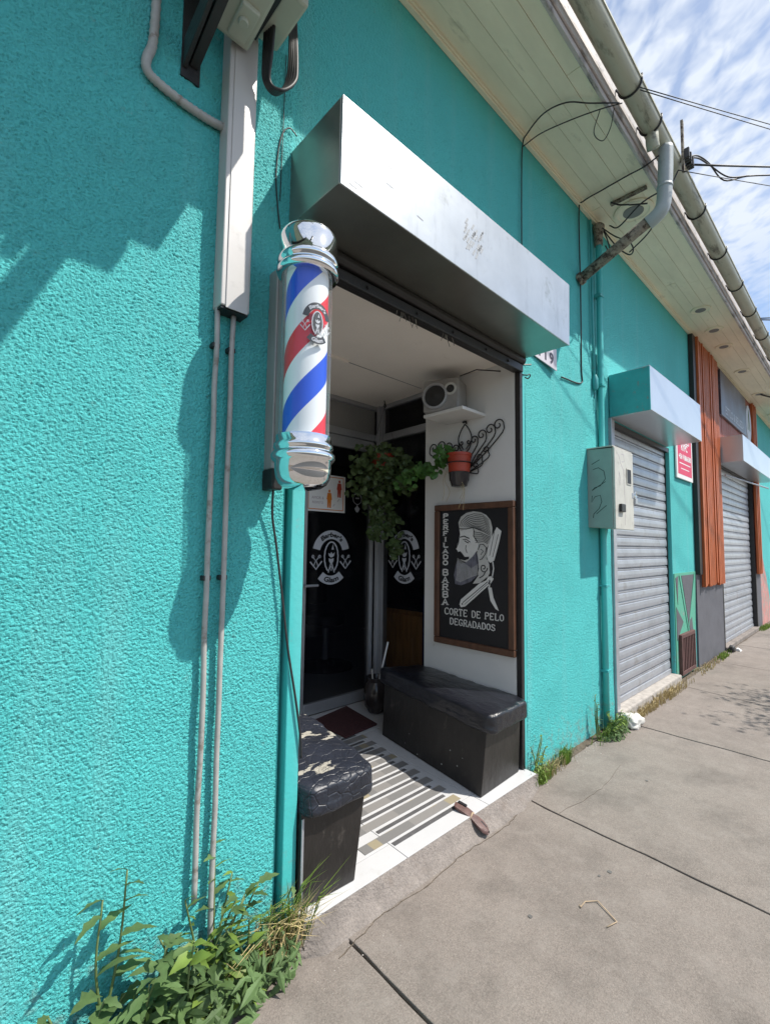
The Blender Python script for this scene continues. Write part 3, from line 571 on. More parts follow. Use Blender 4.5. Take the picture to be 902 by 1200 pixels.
def sidebox(mb, t0, t1, z0, z1, d0=-.02, d1=.03):
    a = along(t0); b = along(t1); mb.hexa([(a[0]+d0, a[1], z0), (a[0]+d1, a[1], z0), (b[0]+d1, b[1], z0), (b[0]+d0, b[1], z0), (a[0]+d0, a[1], z1), (a[0]+d1, a[1], z1), (b[0]+d1, b[1], z1), (b[0]+d0, b[1], z1)]); return mb
part('corner_post', MB().box(2.672, 2.735, YD-.065, YD-.031, fz(YD), CZ).box(2.690, 2.75, YD-.11, YD-.066, fz(YD), CZ), 'alu', B, bev=.004)
swf = sidebox(MB(), .02, .85, 2.275, 2.335); sidebox(swf, .02, .85, CZ-.035, CZ, -.018); sidebox(swf, .0, .02, .15, CZ, -.019); sidebox(swf, .02, .85, .13, .20, -.018)
sw = part('side_window', swf, 'alu', B, bev=.003)
part('pane', sidebox(MB(), .02, .85, .20, CZ-.035, .002, .008), 'glass', sw)

# ---- interior behind the glass
part('room_floor', MB().box(1.0, 6.0, YD+.05, 5.0, 0.0, .12), 'tile', B)
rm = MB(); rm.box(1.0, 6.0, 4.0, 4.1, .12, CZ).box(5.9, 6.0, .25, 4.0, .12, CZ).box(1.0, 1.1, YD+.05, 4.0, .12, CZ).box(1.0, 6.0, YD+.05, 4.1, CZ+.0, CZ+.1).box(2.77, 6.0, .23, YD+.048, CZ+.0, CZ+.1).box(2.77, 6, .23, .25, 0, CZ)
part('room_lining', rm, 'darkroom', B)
part('room_floor', MB().box(2.775, 5.9, .25, YD+.049, 0.0, .12), 'tile', B)

# ---- right-hand shops: shutter 2
def slat_mesh(x0, x1, h):
    mb = MB(); pf = [(.006, 0), (-.007, .004), (-.0105, h*.10), (-.0125, h*.40), (-.0105, h*.70), (-.008, h*.76), (-.001, h*.785), (-.007, h*.81), (-.008, h*.92), (.004, h*.955), (.006, h), (.014, h), (.014, 0)]
    mb.prism(pf, lambda u, v, d: (d, u, v), x0, x1); me = mb.mesh('slat'); me.materials.append(M['steel']); return me
def shutter(x0, x1, z0, z1, pitch, y, label):
    r = part('roller_shutter', MB().box(x0+.02, x1-.02, y-.02, y+.02, z0, z0+.05), 'steel', B, bev=.004, label=label)
    me = slat_mesh(0, x1-x0-.04, pitch); z = z0+.052; k = 0
    while z+pitch < z1:
        piece('slat', me, r, (x0+.02, y+random.uniform(-.002, .002), z), (random.uniform(-.035, .035), random.uniform(-.0012, .0012), 0)); z += pitch; k += 1
    return r
shutter(4.15, 5.735, .09, 2.62, .0985, .055, 'grey steel roller shutter of the middle shopfront')
part('shutter_guide', MB().box(4.065, 4.150, -.014, .09, .03, 2.50).box(4.052, 4.0645, -.025, .03, .03, 2.50), 'steel', B, bev=.003, label='grey steel guide rail left of the middle shutter')
part('shutter_guide', MB().box(5.735, 5.7495, .040, .09, .03, 2.50), 'black', B, bev=.003)
part('sill', MB().box(4.07, 5.75, -.055, .20, -.04, .088), 'dirtdebris', B, bev=.012)
part('shutter_box', MB().hexa([(4.082, -.322, 2.515), (5.66, -.322, 2.515), (5.66, .002, 2.505), (4.082, .002, 2.505), (4.082, -.318, 2.885), (5.66, -.318, 2.90), (5.66, .002, 2.885), (4.082, .002, 2.875)]), 'galv_white', B, bev=.003, label='white shutter box over the middle shopfront')
part('shutter_box_end', MB().box(4.070, 4.0815, -.320, -.004, 2.513, 2.872), 'teal_dark', B, label='teal painted end of the middle shutter box')
# shutter 3
shutter(8.03, 10.60, .06, 2.70, .105, .055, 'light grey roller shutter of the timber-clad shop')
part('shutter_guide', MB().box(7.985, 8.03, -.02, .09, .02, 2.66), 'black', B)
part('shutter_guide', MB().box(10.60, 10.66, -.02, .09, .02, 2.66), 'black', B)
part('sill', MB().box(8.0, 10.66, -.04, .20, -.04, .058), 'step', B, bev=.01)
part('shutter_box', MB().box(8.02, 10.90, -.305, .002, 2.64, 3.01), 'galv_white', B, bev=.003, label='white shutter box over the timber-clad shop')
part('lintel', MB().box(4.15, 5.735, .006, .0545, 2.455, 2.4985), 'black', B)
part('lintel', MB().box(8.03, 10.60, .006, .0545, 2.62, 2.678), 'black', B)
part('awning_bar', MB().tube([(7.95, -.10, 2.45), (10.3, -.28, 2.47)], .012, 8), 'steel', B)
# painted wall zones
part('painted_dado', MB().hexa([(5.77, -.006, 0), (6.50, -.006, 0), (6.50, .003, 0), (5.77, .003, 0), (5.77, -.006, 1.14), (6.62, -.006, 1.14), (6.62, .003, 1.14), (5.77, .003, 1.14)]), 'mint', B, label='mint green painted lower wall with grey triangles')
tri = MB(); mpw = lambda u, v, d: (u, d, v)
tri.prism([(6.02, 1.11), (6.52, 1.11), (6.26, .55)], mpw, -.0095, -.0062); tri.prism([(5.80, 1.09), (5.90, 1.11), (5.86, .80)], mpw, -.0095, -.0062); tri.prism([(5.80, .42), (6.05, .60), (5.80, .78)], mpw, -.0095, -.0062)
tri.prism([(6.30, .10), (6.52, .10), (6.40, .62), (6.27, .58), (6.36, .30)], mpw, -.0095, -.0062)
part('painted_triangle', tri, 'greywall', B, kind='stuff')
ln = MB(); ln.stroke([(5.94, 1.12), (6.42, .1)], .02, mpw, -.012, -.0096); ln.stroke([(6.56, 1.12), (6.24, .5)], .02, mpw, -.012, -.0096); part('painted_line', ln, 'mint', B, kind='stuff')
part('grey_dado', MB().box(6.62, 7.985, -.016, .003, -.02, 1.10), 'greywall', B)
part('grey_dado', MB().box(10.66, 11.12, -.016, .003, -.02, 1.10), 'greywall', B)
part('pink_patch', MB().prism([(11.13, -.02), (12.3, -.02), (12.1, .5), (11.8, .9), (11.5, 1.25), (11.13, 1.5)], mpw, -.008, .003), 'pinkwall', B)
part('cladding_backing', MB().box(6.79, 8.02, -.015, .003, 1.101, 4.09).box(10.625, 11.12, -.015, .003, 1.101, 4.09), 'black', B)
part('dark_edge', MB().box(6.66, 6.78, -.05, .003, 1.101, 4.09), 'black', B)
# timber cladding, one batten at a time
bm_ = MB(); bm_.box(-.022, .022, -.036, 0, 0, 3.10); btm = bm_.mesh('batten'); btm.materials.append(M['batten'])
rbt = random.Random(9)
x = 6.82
while x < 7.99:
    z = .955+rbt.uniform(-.02, .02); piece('batten', btm, B, (x, -.018-rbt.choice([0, 0, .02, .010]), z), (0, rbt.uniform(-.003, .003), 0), (1, 1, (4.088-z)/3.10)); x += .066
x = 10.66
while x < 11.12:
    piece('batten', btm, B, (x, -.02-rbt.choice([0, .015]), .98), (0, 0, 0), (1, 1, (4.088-.98)/3.10)); x += .0725
x = 8.02
while x < 10.60:
    part('cladding_board', MB().box(x, x+.118, -.022-rbt.uniform(0, .004), .003, 3.012, 4.088), 'redboard', B); x += .122
# gas-meter grate at the foot of the wall
gr = part('wall_grate', MB().box(5.85, 5.89, -.04, .003, .05, .48).box(6.36, 6.40, -.04, .003, .05, .48).box(5.89, 6.36, -.04, .003, .44, .48).box(5.89, 6.36, -.04, .003, .05, .09), 'grate', B, bev=.003, label='rusty brown barred grate low in the wall')
for k in range(7):
    x = 5.93+k*.064; part('bar', MB().box(x, x+.026, -.034, -.012, .09, .44), 'grate', gr)
part('cavity', MB().box(5.89, 6.36, -.009, .003, .09, .44), 'board', gr)

# ------------------------------------------------------------------ badge of the shop (flat print)
def badge(mp, fg, ink, parent, nm='badge', t=.0012, sc_=True, fig=None):
    def arcband(a0, a1, ro, ri, cv_):
        mb = MB(); n = 22
        for k in range(n):
            w0 = a0+(a1-a0)*k/n; w1 = a0+(a1-a0)*(k+1)/n
            mb.prism([(ri*math.cos(w0), cv_+ri*math.sin(w0)), (ro*math.cos(w0), cv_+ro*math.sin(w0)), (ro*math.cos(w1), cv_+ro*math.sin(w1)), (ri*math.cos(w1), cv_+ri*math.sin(w1))], mp, 0, t)
        return mb
    part('badge_top_band', arcband(math.radians(12), math.radians(168), 1, .62, 0), fg, parent); part('badge_bottom_band', arcband(math.radians(226), math.radians(314), 1, .62, -.36), fg, parent); g = parent
    tx = MB(); put_arc(tx, "Barber's", .27, mp, t*1.6, 0, 0, .80, PI/2, bold=.012, shear=.15, track=1.42); put_arc(tx, 'Glam', .30, mp, t*1.6, 0, -.36, .81, 3*PI/2, True, bold=.012, shear=.15, track=1.25)
    part('badge_lettering', tx, ink, g, kind='stuff')
    f = MB(); ov = []
    for k in range(33):          # braided outline of long hair, open at the bottom
        w = math.radians(-62+k*(304)/32); ov.append((.36*math.cos(w)*(1+.05*(k % 2)), -.17+.66*math.sin(w)))
    f.stroke(ov, .065, mp, 0, t)
    f.prism([(.08, .40), (.13, .16), (.0, .16)], mp, 0, t)
    f.prism([(-.16, .02), (-.06, -.04), (0, .06), (.06, -.04), (.19, .04), (.14, -.12), (.04, -.18), (-.05, -.18), (-.13, -.1)], mp, 0, t)
    f.prism([(-.14, -.22), (-.02, -.25), (.14, -.22), (.12, -.34), (.05, -.44), (-.05, -.44), (-.12, -.34)], mp, 0, t)
    f.stroke([(-.02, -.44), (-.08, -.62), (-.15, -.84)], .05, mp, 0, t); f.stroke([(.03, -.44), (.10, -.62), (.18, -.84)], .05, mp, 0, t)
    f.stroke([(.0, -.55), (-.05, -.66), (.01, -.76), (.06, -.66), (.0, -.55)], .035, mp, 0, t)
    if sc_:
        for s in (-1, 1):
            c = s*.80
            f.stroke([(c-.22, -.10), (c-.12, -.22), (c+.02, -.36), (c+.10, -.55)], .035, mp, 0, t); f.stroke([(c+.20, -.08), (c+.08, -.22), (c-.04, -.36), (c-.12, -.52)], .035, mp, 0, t)
            f.stroke([(c-.31, -.36), (c, -.68), (c+.30, -.34)], .06, mp, 0, t)
            for e in (-1, 1):
                f.stroke([(c+e*.17+.06*math.cos(q*PI/4), -.14+.06*math.sin(q*PI/4)) for q in range(9)], .03, mp, 0, t)
    part('badge_figure', f, fig or fg, g, kind='stuff')
RB = .178
badge(lambda u, v, d: (2.245+u*RB, YD+.0015-d*1.2, 1.335+v*RB), 'vwhite', 'board', door)
def mps(u, v, d):
    y = 1.055-u*RB*.95; t_ = (y-GY0)/(YD-GY0); return (GX0+(XC-GX0)*t_+.0015-d*1.2, y, 1.345+v*RB)
badge(mps, 'vwhite', 'board', sw)
# small round stickers on the door glass
st = MB()
for (cx_, cz_, r_) in [(2.50, 1.78, .045)]:
    st.stroke([(cx_+r_*math.cos(q*PI/10), cz_+r_*math.sin(q*PI/10)) for q in range(21)], .006, mpw, YD+.0005, YD+.0015)
st.prism([(2.49, 1.67), (2.51, 1.67), (2.53, 1.70), (2.51, 1.715), (2.50, 1.735), (2.49, 1.715), (2.47, 1.70)], mpw, YD+.0005, YD+.0015); st.stroke([(2.48, 1.785), (2.52, 1.785)], .012, mpw, YD+.0005, YD+.0015)
part('sticker', st, 'vwhite', door)

# notice with orange figures on the door glass
t = thing('door_notice', 'white notice with an orange and a red figure taped high on the glass door', 'notice', (2.18, YD, 1.65))
part('sheet', MB().box(1.995, 2.365, YD-.006, YD-.0005, 1.655, 1.945), 'paper', t)
mpn_ = lambda u, v, d: (u, YD-.006-d, v)
bd = MB(); bd.stroke([(2.015, 1.672), (2.345, 1.672)], .006, mpn_, 0, .0008).stroke([(2.345, 1.674), (2.345, 1.93)], .006, mpn_, 0, .0008).stroke([(2.015, 1.93), (2.345, 1.93)], .006, mpn_, 0, .0008).stroke([(2.013, 1.674), (2.013, 1.93)], .004, mpn_, 0, .0008)
part('border', bd, 'orange', t)
def figure(cx_, z0_, h_):
    mb = MB(); s = h_
    mb.prism([(cx_+.07*s*math.cos(q*PI/6), z0_+.90*s+.085*s*math.sin(q*PI/6)) for q in range(12)], mpn_, 0, .001)
    mb.prism([(cx_-.12*s, z0_+.80*s), (cx_+.12*s, z0_+.80*s), (cx_+.18*s, z0_+.45*s), (cx_+.13*s, z0_+.43*s), (cx_+.12*s, z0_), (cx_+.02*s, z0_), (cx_, z0_+.35*s), (cx_-.02*s, z0_), (cx_-.12*s, z0_), (cx_-.13*s, z0_+.43*s), (cx_-.18*s, z0_+.45*s)], mpn_, 0, .001); return mb
part('figure', figure(2.208, 1.688, .145), 'orange', t); part('figure', figure(2.305, 1.775, .140), 'redprint', t)
ar = MB(); ar.stroke([(2.245, 1.70), (2.262, 1.722)], .004, mpn_, 0, .001).stroke([(2.287, 1.74), (2.307, 1.762)], .004, mpn_, 0, .001); put_text(ar, 'AMOR &', .030, mpn_, .001, 2.10, 1.758); put_text(ar, 'RESPETO', .026, mpn_, .001, 2.10, 1.722)
part('lettering', ar, 'greyprint', t, kind='stuff')

# ------------------------------------------------------------------ framed sign
SX = 2.592
t = thing('framed_barber_sign', 'black painted sign of a bearded man and razor in a brown wooden frame', 'sign', (SX, .33, .72))
y0s, y1s, z0s, z1s = .012, .645, .735, 1.690
part('board', MB().box(SX-.018, SX-.001, y0s+.02, y1s-.02, z0s+.02, z1s-.02), 'board', t)
fw = .042
fr = MB(); fr.box(SX-.034, SX-.001, y0s, y0s+fw, z0s+fw, z1s-fw); fr.box(SX-.034, SX-.001, y1s-fw, y1s, z0s+fw, z1s-fw); fr.box(SX-.034, SX-.001, y0s, y1s, z1s-fw+.0005, z1s); fr.box(SX-.034, SX-.001, y0s, y1s, z0s, z0s+fw-.0005)
part('frame', fr, 'frame', t, bev=.006)
def sg(px, py):      # drawing units -> board (u from the left, v up)
    u = (px-83)/545.; top = 122-42*u; bot = 1072+93*u; v = 1-(py-top)/(bot-top); u = u**.93 if u > 0 else u
    return (y1s-(y1s-y0s)*u, z0s+(z1s-z0s)*v)
def mpq(u, v, d): a, b = sg(u, v); return (SX-.018-d, a, b)
def P(mb, pts, d0, d1): mb.prism(pts, mpq, d0, d1)
hd = MB()
P(hd, [(250, 285), (244, 240), (262, 200), (300, 172), (350, 160), (400, 166), (440, 186), (468, 222), (480, 275), (478, 335), (462, 385), (440, 420), (444, 480), (458, 530), (462, 590), (440, 640), (400, 662), (345, 668), (385, 610), (380, 480), (345, 500), (300, 520), (262, 505), (245, 480), (238, 440), (226, 425), (245, 375), (256, 325)], 0, .0012)
part('painted_head', hd, 'sgrey', t)
be = MB(); P(be, [(240, 500), (262, 530), (300, 520), (345, 480), (372, 440), (382, 480), (390, 560), (378, 610), (330, 655), (265, 680), (222, 672), (213, 610), (226, 540)], .0013, .0024); part('painted_beard', be, 'sbeard', t)
fc = MB(); P(fc, [(252, 285), (262, 300), (300, 285), (345, 278), (356, 300), (350, 330), (375, 372), (385, 395), (375, 440), (345, 478), (300, 500), (270, 470), (240, 440), (226, 425), (245, 375), (256, 325)], .0013, .002); part('painted_face', fc, 'swhite', t)
dk = MB()
P(dk, [(232, 470), (238, 450), (258, 443), (272, 458), (290, 482), (322, 480), (318, 496), (290, 506), (262, 500), (240, 490)], .0026, .0034)
for (pts, w) in [([(255, 345), (285, 336), (322, 352)], 7), ([(275, 362), (300, 358), (328, 378)], 5), ([(288, 368), (302, 378), (318, 384)], 6), ([(300, 400), (296, 425), (306, 455)], 4), ([(250, 285), (300, 286), (348, 276), (356, 300), (352, 335), (378, 375)], 5),
                 ([(250, 350), (246, 385), (229, 424)], 4), ([(385, 430), (395, 395), (420, 392), (440, 415), (436, 455), (410, 495), (395, 500)], 5), ([(402, 425), (420, 440), (402, 465)], 4), ([(375, 440), (372, 470), (385, 560), (378, 610)], 5)]: dk.stroke(pts, w, mpq, .0026, .0034)
for k in range(11):
    a = (k+.4)/10.; oc = [(250, 268), (262, 228), (300, 190), (352, 172), (412, 178), (458, 216)]; ic = [(346, 276), (372, 283), (402, 292), (430, 303), (452, 315), (472, 330)]
    dk.stroke([(p[0]+(q[0]-p[0])*a, p[1]+(q[1]-p[1])*a) for p, q in zip(oc, ic)], [1.5, 3.6, 4.2, 3.8, 3, 1.5], mpq, .0026, .0034)
for k in range(6):
    dk.stroke([(350+k*3, 305+k*15), (402+k*4, 312+k*12), (470-k*4, 342+k*9)], 3.2, mpq, .0026, .0034)
dk.stroke([(422+abs(30-q*1.9)*math.cos(q*.62)*.9, 556+abs(34-q*2.1)*math.sin(q*.62)) for q in range(15)], 6, mpq, .0026, .0034); dk.stroke([(433, 585), (420, 610), (392, 628)], 6, mpq, .0026, .0034)
part('painted_line', dk, 'board', t, kind='stuff')
bl = MB()
for k in range(22):
    x_ = 232+k*7; bl.stroke([(x_+8, 560-abs(k-14)*5), (x_+4, 605), (x_-4, 660-abs(k-4)*3.2)], 2.2, mpq, .0026, .0034)
part('painted_hair_line', bl, 'sgrey', t, kind='stuff')
rz = MB(); P(rz, [(510, 270), (541, 298), (526, 372), (492, 505), (465, 520), (440, 492), (448, 420), (480, 330)], 0, .0012); P(rz, [(448, 618), (478, 612), (487, 632), (470, 662), (292, 826), (262, 832), (252, 812), (262, 778), (420, 640)], 0, .0012); P(rz, [(450, 690), (474, 692), (486, 760), (522, 852), (500, 838), (466, 782)], 0, .0012)
rz.stroke([(482, 512), (488, 560), (478, 622)], 7, mpq, 0, .0012); rz.stroke([(462, 640), (458, 690)], 9, mpq, 0, .0012)
part('painted_razor', rz, 'swhite', t)
rk = MB(); rk.stroke([(275, 800), (450, 650)], 5, mpq, .0014, .002); rk.stroke([(288, 812), (466, 650)], 3, mpq, .0014, .002); rk.stroke([(268, 806), (276, 812)], 9, mpq, .0014, .002); rk.stroke([(494, 305), (462, 470)], 3, mpq, .0014, .002); rk.stroke([(520, 320), (482, 480)], 3, mpq, .0014, .002)
part('painted_razor_line', rk, 'board', t, kind='stuff')
# slab letters drawn as brush strokes on a 4 x 6 grid
G6 = {'P': [[(0.6, 0), (.6, 6)], [(.6, 6), (2.8, 6), (3.7, 5.3), (3.7, 3.8), (2.8, 3), (.6, 3)]], 'E': [[(.6, 0), (.6, 6)], [(.6, 6), (3.7, 6), (3.7, 5)], [(.6, 3.1), (2.9, 3.1)], [(.6, 0), (3.7, 0), (3.7, 1)]],
      'R': [[(.6, 0), (.6, 6)], [(.6, 6), (2.8, 6), (3.6, 5.3), (3.6, 3.9), (2.8, 3.1), (.6, 3.1)], [(2.2, 3.1), (3.7, 0)]], 'F': [[(.6, 0), (.6, 6)], [(.6, 6), (3.7, 6), (3.7, 5)], [(.6, 3.1), (2.9, 3.1)]],
      'I': [[(2, 0), (2, 6)]], 'L': [[(.8, 0), (.8, 6)], [(.8, 0), (3.7, 0), (3.7, 1.2)]], 'A': [[(.3, 0), (2, 6), (3.7, 0)], [(1, 2), (3, 2)]], 'D': [[(.6, 0), (.6, 6)], [(.6, 6), (2.5, 6), (3.7, 4.6), (3.7, 1.4), (2.5, 0), (.6, 0)]],
      'O': [[(2, 6), (.6, 5), (.3, 3), (.6, 1), (2, 0), (3.4, 1), (3.7, 3), (3.4, 5), (2, 6)]], 'B': [[(.6, 0), (.6, 6)], [(.6, 6), (2.8, 6), (3.5, 5.4), (3.5, 3.8), (2.8, 3.1), (.6, 3.1)], [(2.8, 3.1), (3.8, 2.3), (3.8, .7), (2.8, 0), (.6, 0)]],
      'C': [[(3.6, 4.6), (3.6, 5.6), (2, 6), (.6, 5), (.3, 3), (.6, 1), (2, 0), (3.6, .6), (3.7, 1.3)]], 'T': [[(2, 0), (2, 6)], [(.2, 5), (.2, 6), (3.8, 6), (3.8, 5)]], 'G': [[(3.6, 4.6), (3.6, 5.6), (2, 6), (.6, 5), (.3, 3), (.6, 1), (2, 0), (3.5, .5), (3.6, 2.6), (2.3, 2.6)]],
      'S': [[(3.5, 4.6), (3.4, 5.6), (2, 6), (.5, 5.4), (.5, 4), (3.4, 2.3), (3.6, .8), (2, 0), (.4, .5), (.4, 1.5)]]}
SER = {'P': [(.6, 0)], 'E': [], 'R': [(.6, 0), (3.7, 0)], 'F': [(.6, 0)], 'I': [(2, 0), (2, 6)], 'L': [(.8, 6)], 'A': [(.3, 0), (3.7, 0)], 'D': [], 'O': [], 'B': [], 'C': [], 'T': [(2, 0)], 'G': [], 'S': []}
def glyph(mb, ch, ox, oy, w, h, slope=0.):
    q = lambda p: (ox+p[0]*w/4, oy-p[1]*h/6+slope*(p[0]*w/4))
    for st_ in G6[ch]: mb.stroke([q(p) for p in st_], w*.235, mpq, .0003, .0014)
    for p in SER[ch]: mb.stroke([q((p[0]-.9, p[1])), q((p[0]+.9, p[1]))], h*.12, mpq, .0003, .0014)
wd = MB(); word = 'PERFILADO'
for k, ch in enumerate(word): glyph(wd, ch, 133, 210+k*41.2, 36, 29)
for k, ch in enumerate('BARBA'): glyph(wd, ch, 130, 612+k*51, 40, 40)
part('painted_lettering', wd, 'swhite', t, label='vertical word PERFILADO BARBA', kind='stuff')
wd = MB(); x_ = 147
for ch in 'CORTE DE PELO':
    if ch == ' ': x_ += 25; continue
    glyph(wd, ch, x_, 880+(x_-147)*.10, 27, 44, .10); x_ += 33
x_ = 183
for ch in 'DEGRADADOS': glyph(wd, ch, x_, 948+(x_-183)*.13, 26, 42, .13); x_ += 32
part('painted_lettering', wd, 'swhite', t, label='words CORTE DE PELO DEGRADADOS', kind='stuff')

# ------------------------------------------------------------------ benches
def bench(pts_b, pts_t, zb, zt, cush, cz0, cz1, label, cm, loc, seed):
    t = thing('waiting_bench', label, 'bench', loc, 'black box benches in the entrance')
    b = MB(); b.hexa([(p[0], p[1], zb(p[1])) for p in pts_b]+[(p[0], p[1], zt(p[1])) for p in pts_t]); part('box', b, 'blackwood', t, bev=.004)
    me = rbox('seat_cushion', cush, cz0, cz1, 30, 9., .007, 8, seed)
    for v in me.vertices: v.co = v.co-Vector(loc)
    link('seat_cushion', me, cm, t); return t
tr_ = bench([(2.150, -.030), (2.560, -.012), (2.575, .86), (2.262, .84)], [(2.195, -.040), (2.570, -.020), (2.583, .74), (2.300, .86)], lambda y: fz(y)+.0015, lambda y: .448+.055*max(y, 0),
            [(2.165, -.085), (2.600, -.075), (2.580, .80), (2.27, .92)], lambda x, y: .405+.06*max(y, 0)-.02*max(0, -y*8), lambda x, y: .515+.055*max(y, 0), 'long black box bench with intact black vinyl cushion below the framed sign', 'vinyl', (2.36, .4, .1), 3)
tl_ = bench([(1.016, -.030), (1.274, -.045), (1.385, .50), (1.016, .62)], [(1.016, -.045), (1.315, -.055), (1.42, .52), (1.016, .64)], lambda y: fz(y)+.0015, lambda y: .428+.04*max(y, 0),
            [(1.014, -.085), (1.345, -.092), (1.452, .56), (1.014, .68)], lambda x, y: .405+.045*max(y, 0), lambda x, y: .525+.04*max(y, 0), 'short black box bench with cracked flaking vinyl cushion by the left jamb', 'cracked', (1.2, .25, .1), 9)
part('edge_trim', MB().box(1.0165, 1.026, -.0495, -.0462, .10, .41), 'steel', tl_)
sp_ = MB(); ps = random.Random(8)
for k in range(8):     # chips of pale paint on the bench side
    t_ = ps.betavariate(2, 2); z_ = .12+ps.uniform(0, .26)*ps.random(); y_ = -.0+t_*.8; x_ = 2.150+(2.262-2.150)*((y_+.03)/.87)+.045*(z_-.09)/.36-.0005; r_ = ps.uniform(.0015, .0035)
    sp_.box(x_-.0025, x_+.002, y_-r_, y_+r_, z_-r_*.6, z_+r_*.6)
part('paint_chips', sp_, 'sgrey', tr_, kind='stuff')

# door mat, umbrella pot
mt_ = MB(); q_ = [(2.035, .948), (2.347, .979), (2.385, 1.372), (2.005, 1.30)]; mt_.hexa([(a, b, fz(b)+.001) for a, b in q_]+[(a, b, fz(b)+.012) for a, b in q_])
solo('door_mat', mt_, 'matred', 'dark maroon door mat lying before the glass door', 'mat', (2.19, 1.15, fz(1.15)), bev=.003)
t = thing('umbrella_pot', 'dark round pot holding a white stick beside the long bench', 'pot', (2.50, 1.16, fz(1.16)))
zb = fz(1.16)+.006
part('pot', MB().lathe(2.50, 1.16, [(.055, zb), (.088, zb+.05), (.098, zb+.12), (.092, zb+.19), (.075, zb+.23), (.082, zb+.26), (.074, zb+.26), (.06, zb+.20)], 24), 'smoke', t, auto=35)
part('stick', MB().tube([(2.50, 1.15, zb+.16), (2.56, 1.10, zb+.52)], .007, 8), 'paper', t); part('brush', MB().tube([(2.47, 1.16, zb+.16), (2.435, 1.14, zb+.33)], .006, 8), 'sgrey', t)

# ------------------------------------------------------------------ wall speaker on its shelf
t = thing('wall_speaker', 'grey box loudspeaker on a white shelf high on the alcove wall', 'speaker', (2.45, .40, 2.28))
fa = Vector((2.300, .530, 0)); fb_ = Vector((2.385, .300, 0)); dv = (fb_-fa).normalized(); nv = Vector((dv.y, -dv.x, 0)); nv = nv if nv.x < 0 else -nv
dp = .195; z0_, z1_ = 2.285, 2.500
c4 = [fa, fb_, fb_-nv*dp, fa-nv*dp]
part('cabinet', MB().hexa([(p.x, p.y, z0_) for p in c4]+[(p.x, p.y, z1_) for p in c4]), 'speaker', t, bev=.012)
mid = (fa+fb_)/2
def disc(c, r0, prof, n=26, cap=False):
    mb = MB(); o = len(mb.v)
    for r_, d_ in prof:
        for j in range(n):
            w = 2*PI*j/n; q = c+dv*(r_*math.cos(w))+Vector((0, 0, r_*math.sin(w)))+nv*d_; mb.v.append(tuple(q))
    k = len(prof)
    for i in range(k-1):
        for j in range(n): mb.f.append((i*n+j, i*n+(j+1) % n, (i+1)*n+(j+1) % n, (i+1)*n+j))
    return mb
cw = fa+dv*.085+Vector((0, 0, 2.388)); ct = fa+dv*.19+Vector((0, 0, 2.425))
part('woofer_ring', disc(cw, 0, [(.088, .001), (.086, .012), (.074, .014), (.070, .004)]), 'alu', t, auto=30)
part('woofer_cone', disc(cw, 0, [(.070, .004), (.045, .0025), (.03, .002), (.02, .008), (.0005, .010)]), 'cone', t, smooth=True)
part('tweeter_ring', disc(ct, 0, [(.042, .001), (.040, .008), (.030, .008), (.026, .002)]), 'sgrey', t, auto=30)
part('tweeter', disc(ct, 0, [(.026, .003), (.014, .004), (.0005, .009)]), 'cone', t, smooth=True)
part('shelf', MB().box(2.34, 2.590, .235, .56, 2.262, 2.2835), 'white', t, bev=.003)
part('bracket_rod', MB().tube([(2.40, .30, 2.503), (2.44, .20, 2.53), (2.591, .12, 2.54)], .004, 6), 'iron', t)

# ------------------------------------------------------------------ scrollwork planter
t = thing('scroll_wall_planter', 'black wrought-iron scroll planter with a red pot on the white alcove wall', 'planter', (2.59, .39, 1.85))
def spiral(y, z, r, turns, a0, sgn=1, stem=None):
    pts = []
    for q in range(22):
        f = q/21; rr = r*(.22+.78*f); w = a0+sgn*2*PI*turns*f; pts.append((2.575, y+rr*math.cos(w), z+rr*math.sin(w)))
    if stem: pts += stem
    return pts
def iron(pts, r=.0042): part('scroll', MB().tube(bez(pts, 3), r, 6), 'iron', t, smooth=True)
base = (2.575, .39, 1.94)
for s in (-1, 1):
    for k, (dy_, dz_, r_) in enumerate([(.075, .135, .030), (.135, .160, .036), (.200, .185, .038), (.262, .205, .040)]):
        if s == 1 and k == 3: dy_, dz_, r_ = .275, .175, .036
        cy_ = .39+s*dy_; cz_ = 1.98+dz_*(1.0 if s == -1 else .72)
        iron(spiral(cy_, cz_, r_, 1.15, (2*PI*1.15 if s == 1 else PI-2*PI*1.15), -s, [(2.575, cy_+s*r_*.80, cz_-r_*1.3), (2.575, .39+s*dy_*.62, 1.97+dz_*.22), (2.575, .39+s*.04, 1.93)]))
for (dy_, dz_, r_) in [(-.115, -.0, .028), (-.165, .045, .026), (-.085, -.05, .022)]:
    iron(spiral(.39+dy_, 1.99+dz_, r_, 1.1, PI, 1, [(2.575, .39+dy_-.02, 1.97+dz_-.035), (2.575, .36, 1.90)]))
iron([(2.575, .39, 2.235), (2.575, .42, 2.20), (2.575, .445, 2.14), (2.575, .43, 2.07), (2.575, .40, 2.04)]); iron([(2.575, .39, 2.235), (2.575, .36, 2.20), (2.575, .335, 2.14), (2.575, .35, 2.07), (2.575, .38, 2.04)])
iron(spiral(.42, 2.11, .018, 1, 0, 1, [(2.575, .40, 2.06)])); iron(spiral(.36, 2.11, .018, 1, PI, -1, [(2.575, .38, 2.06)]))
part('hook', MB().tube([(2.59, .39, 2.245), (2.57, .375, 2.25), (2.57, .405, 2.25)], .007, 6), 'iron', t)
part('pot_ring', MB().tube([(2.505+.082*math.cos(q*PI/9), .385+.082*math.sin(q*PI/9), 1.955) for q in range(19)], .004, 6), 'iron', t)
part('pot', MB().lathe(2.505, .385, [(.048, 1.885), (.070, 1.895), (.078, 2.00), (.082, 2.002), (.082, 2.020), (.074, 2.020), (.068, 1.99)], 26), 'terracotta', t, auto=35)
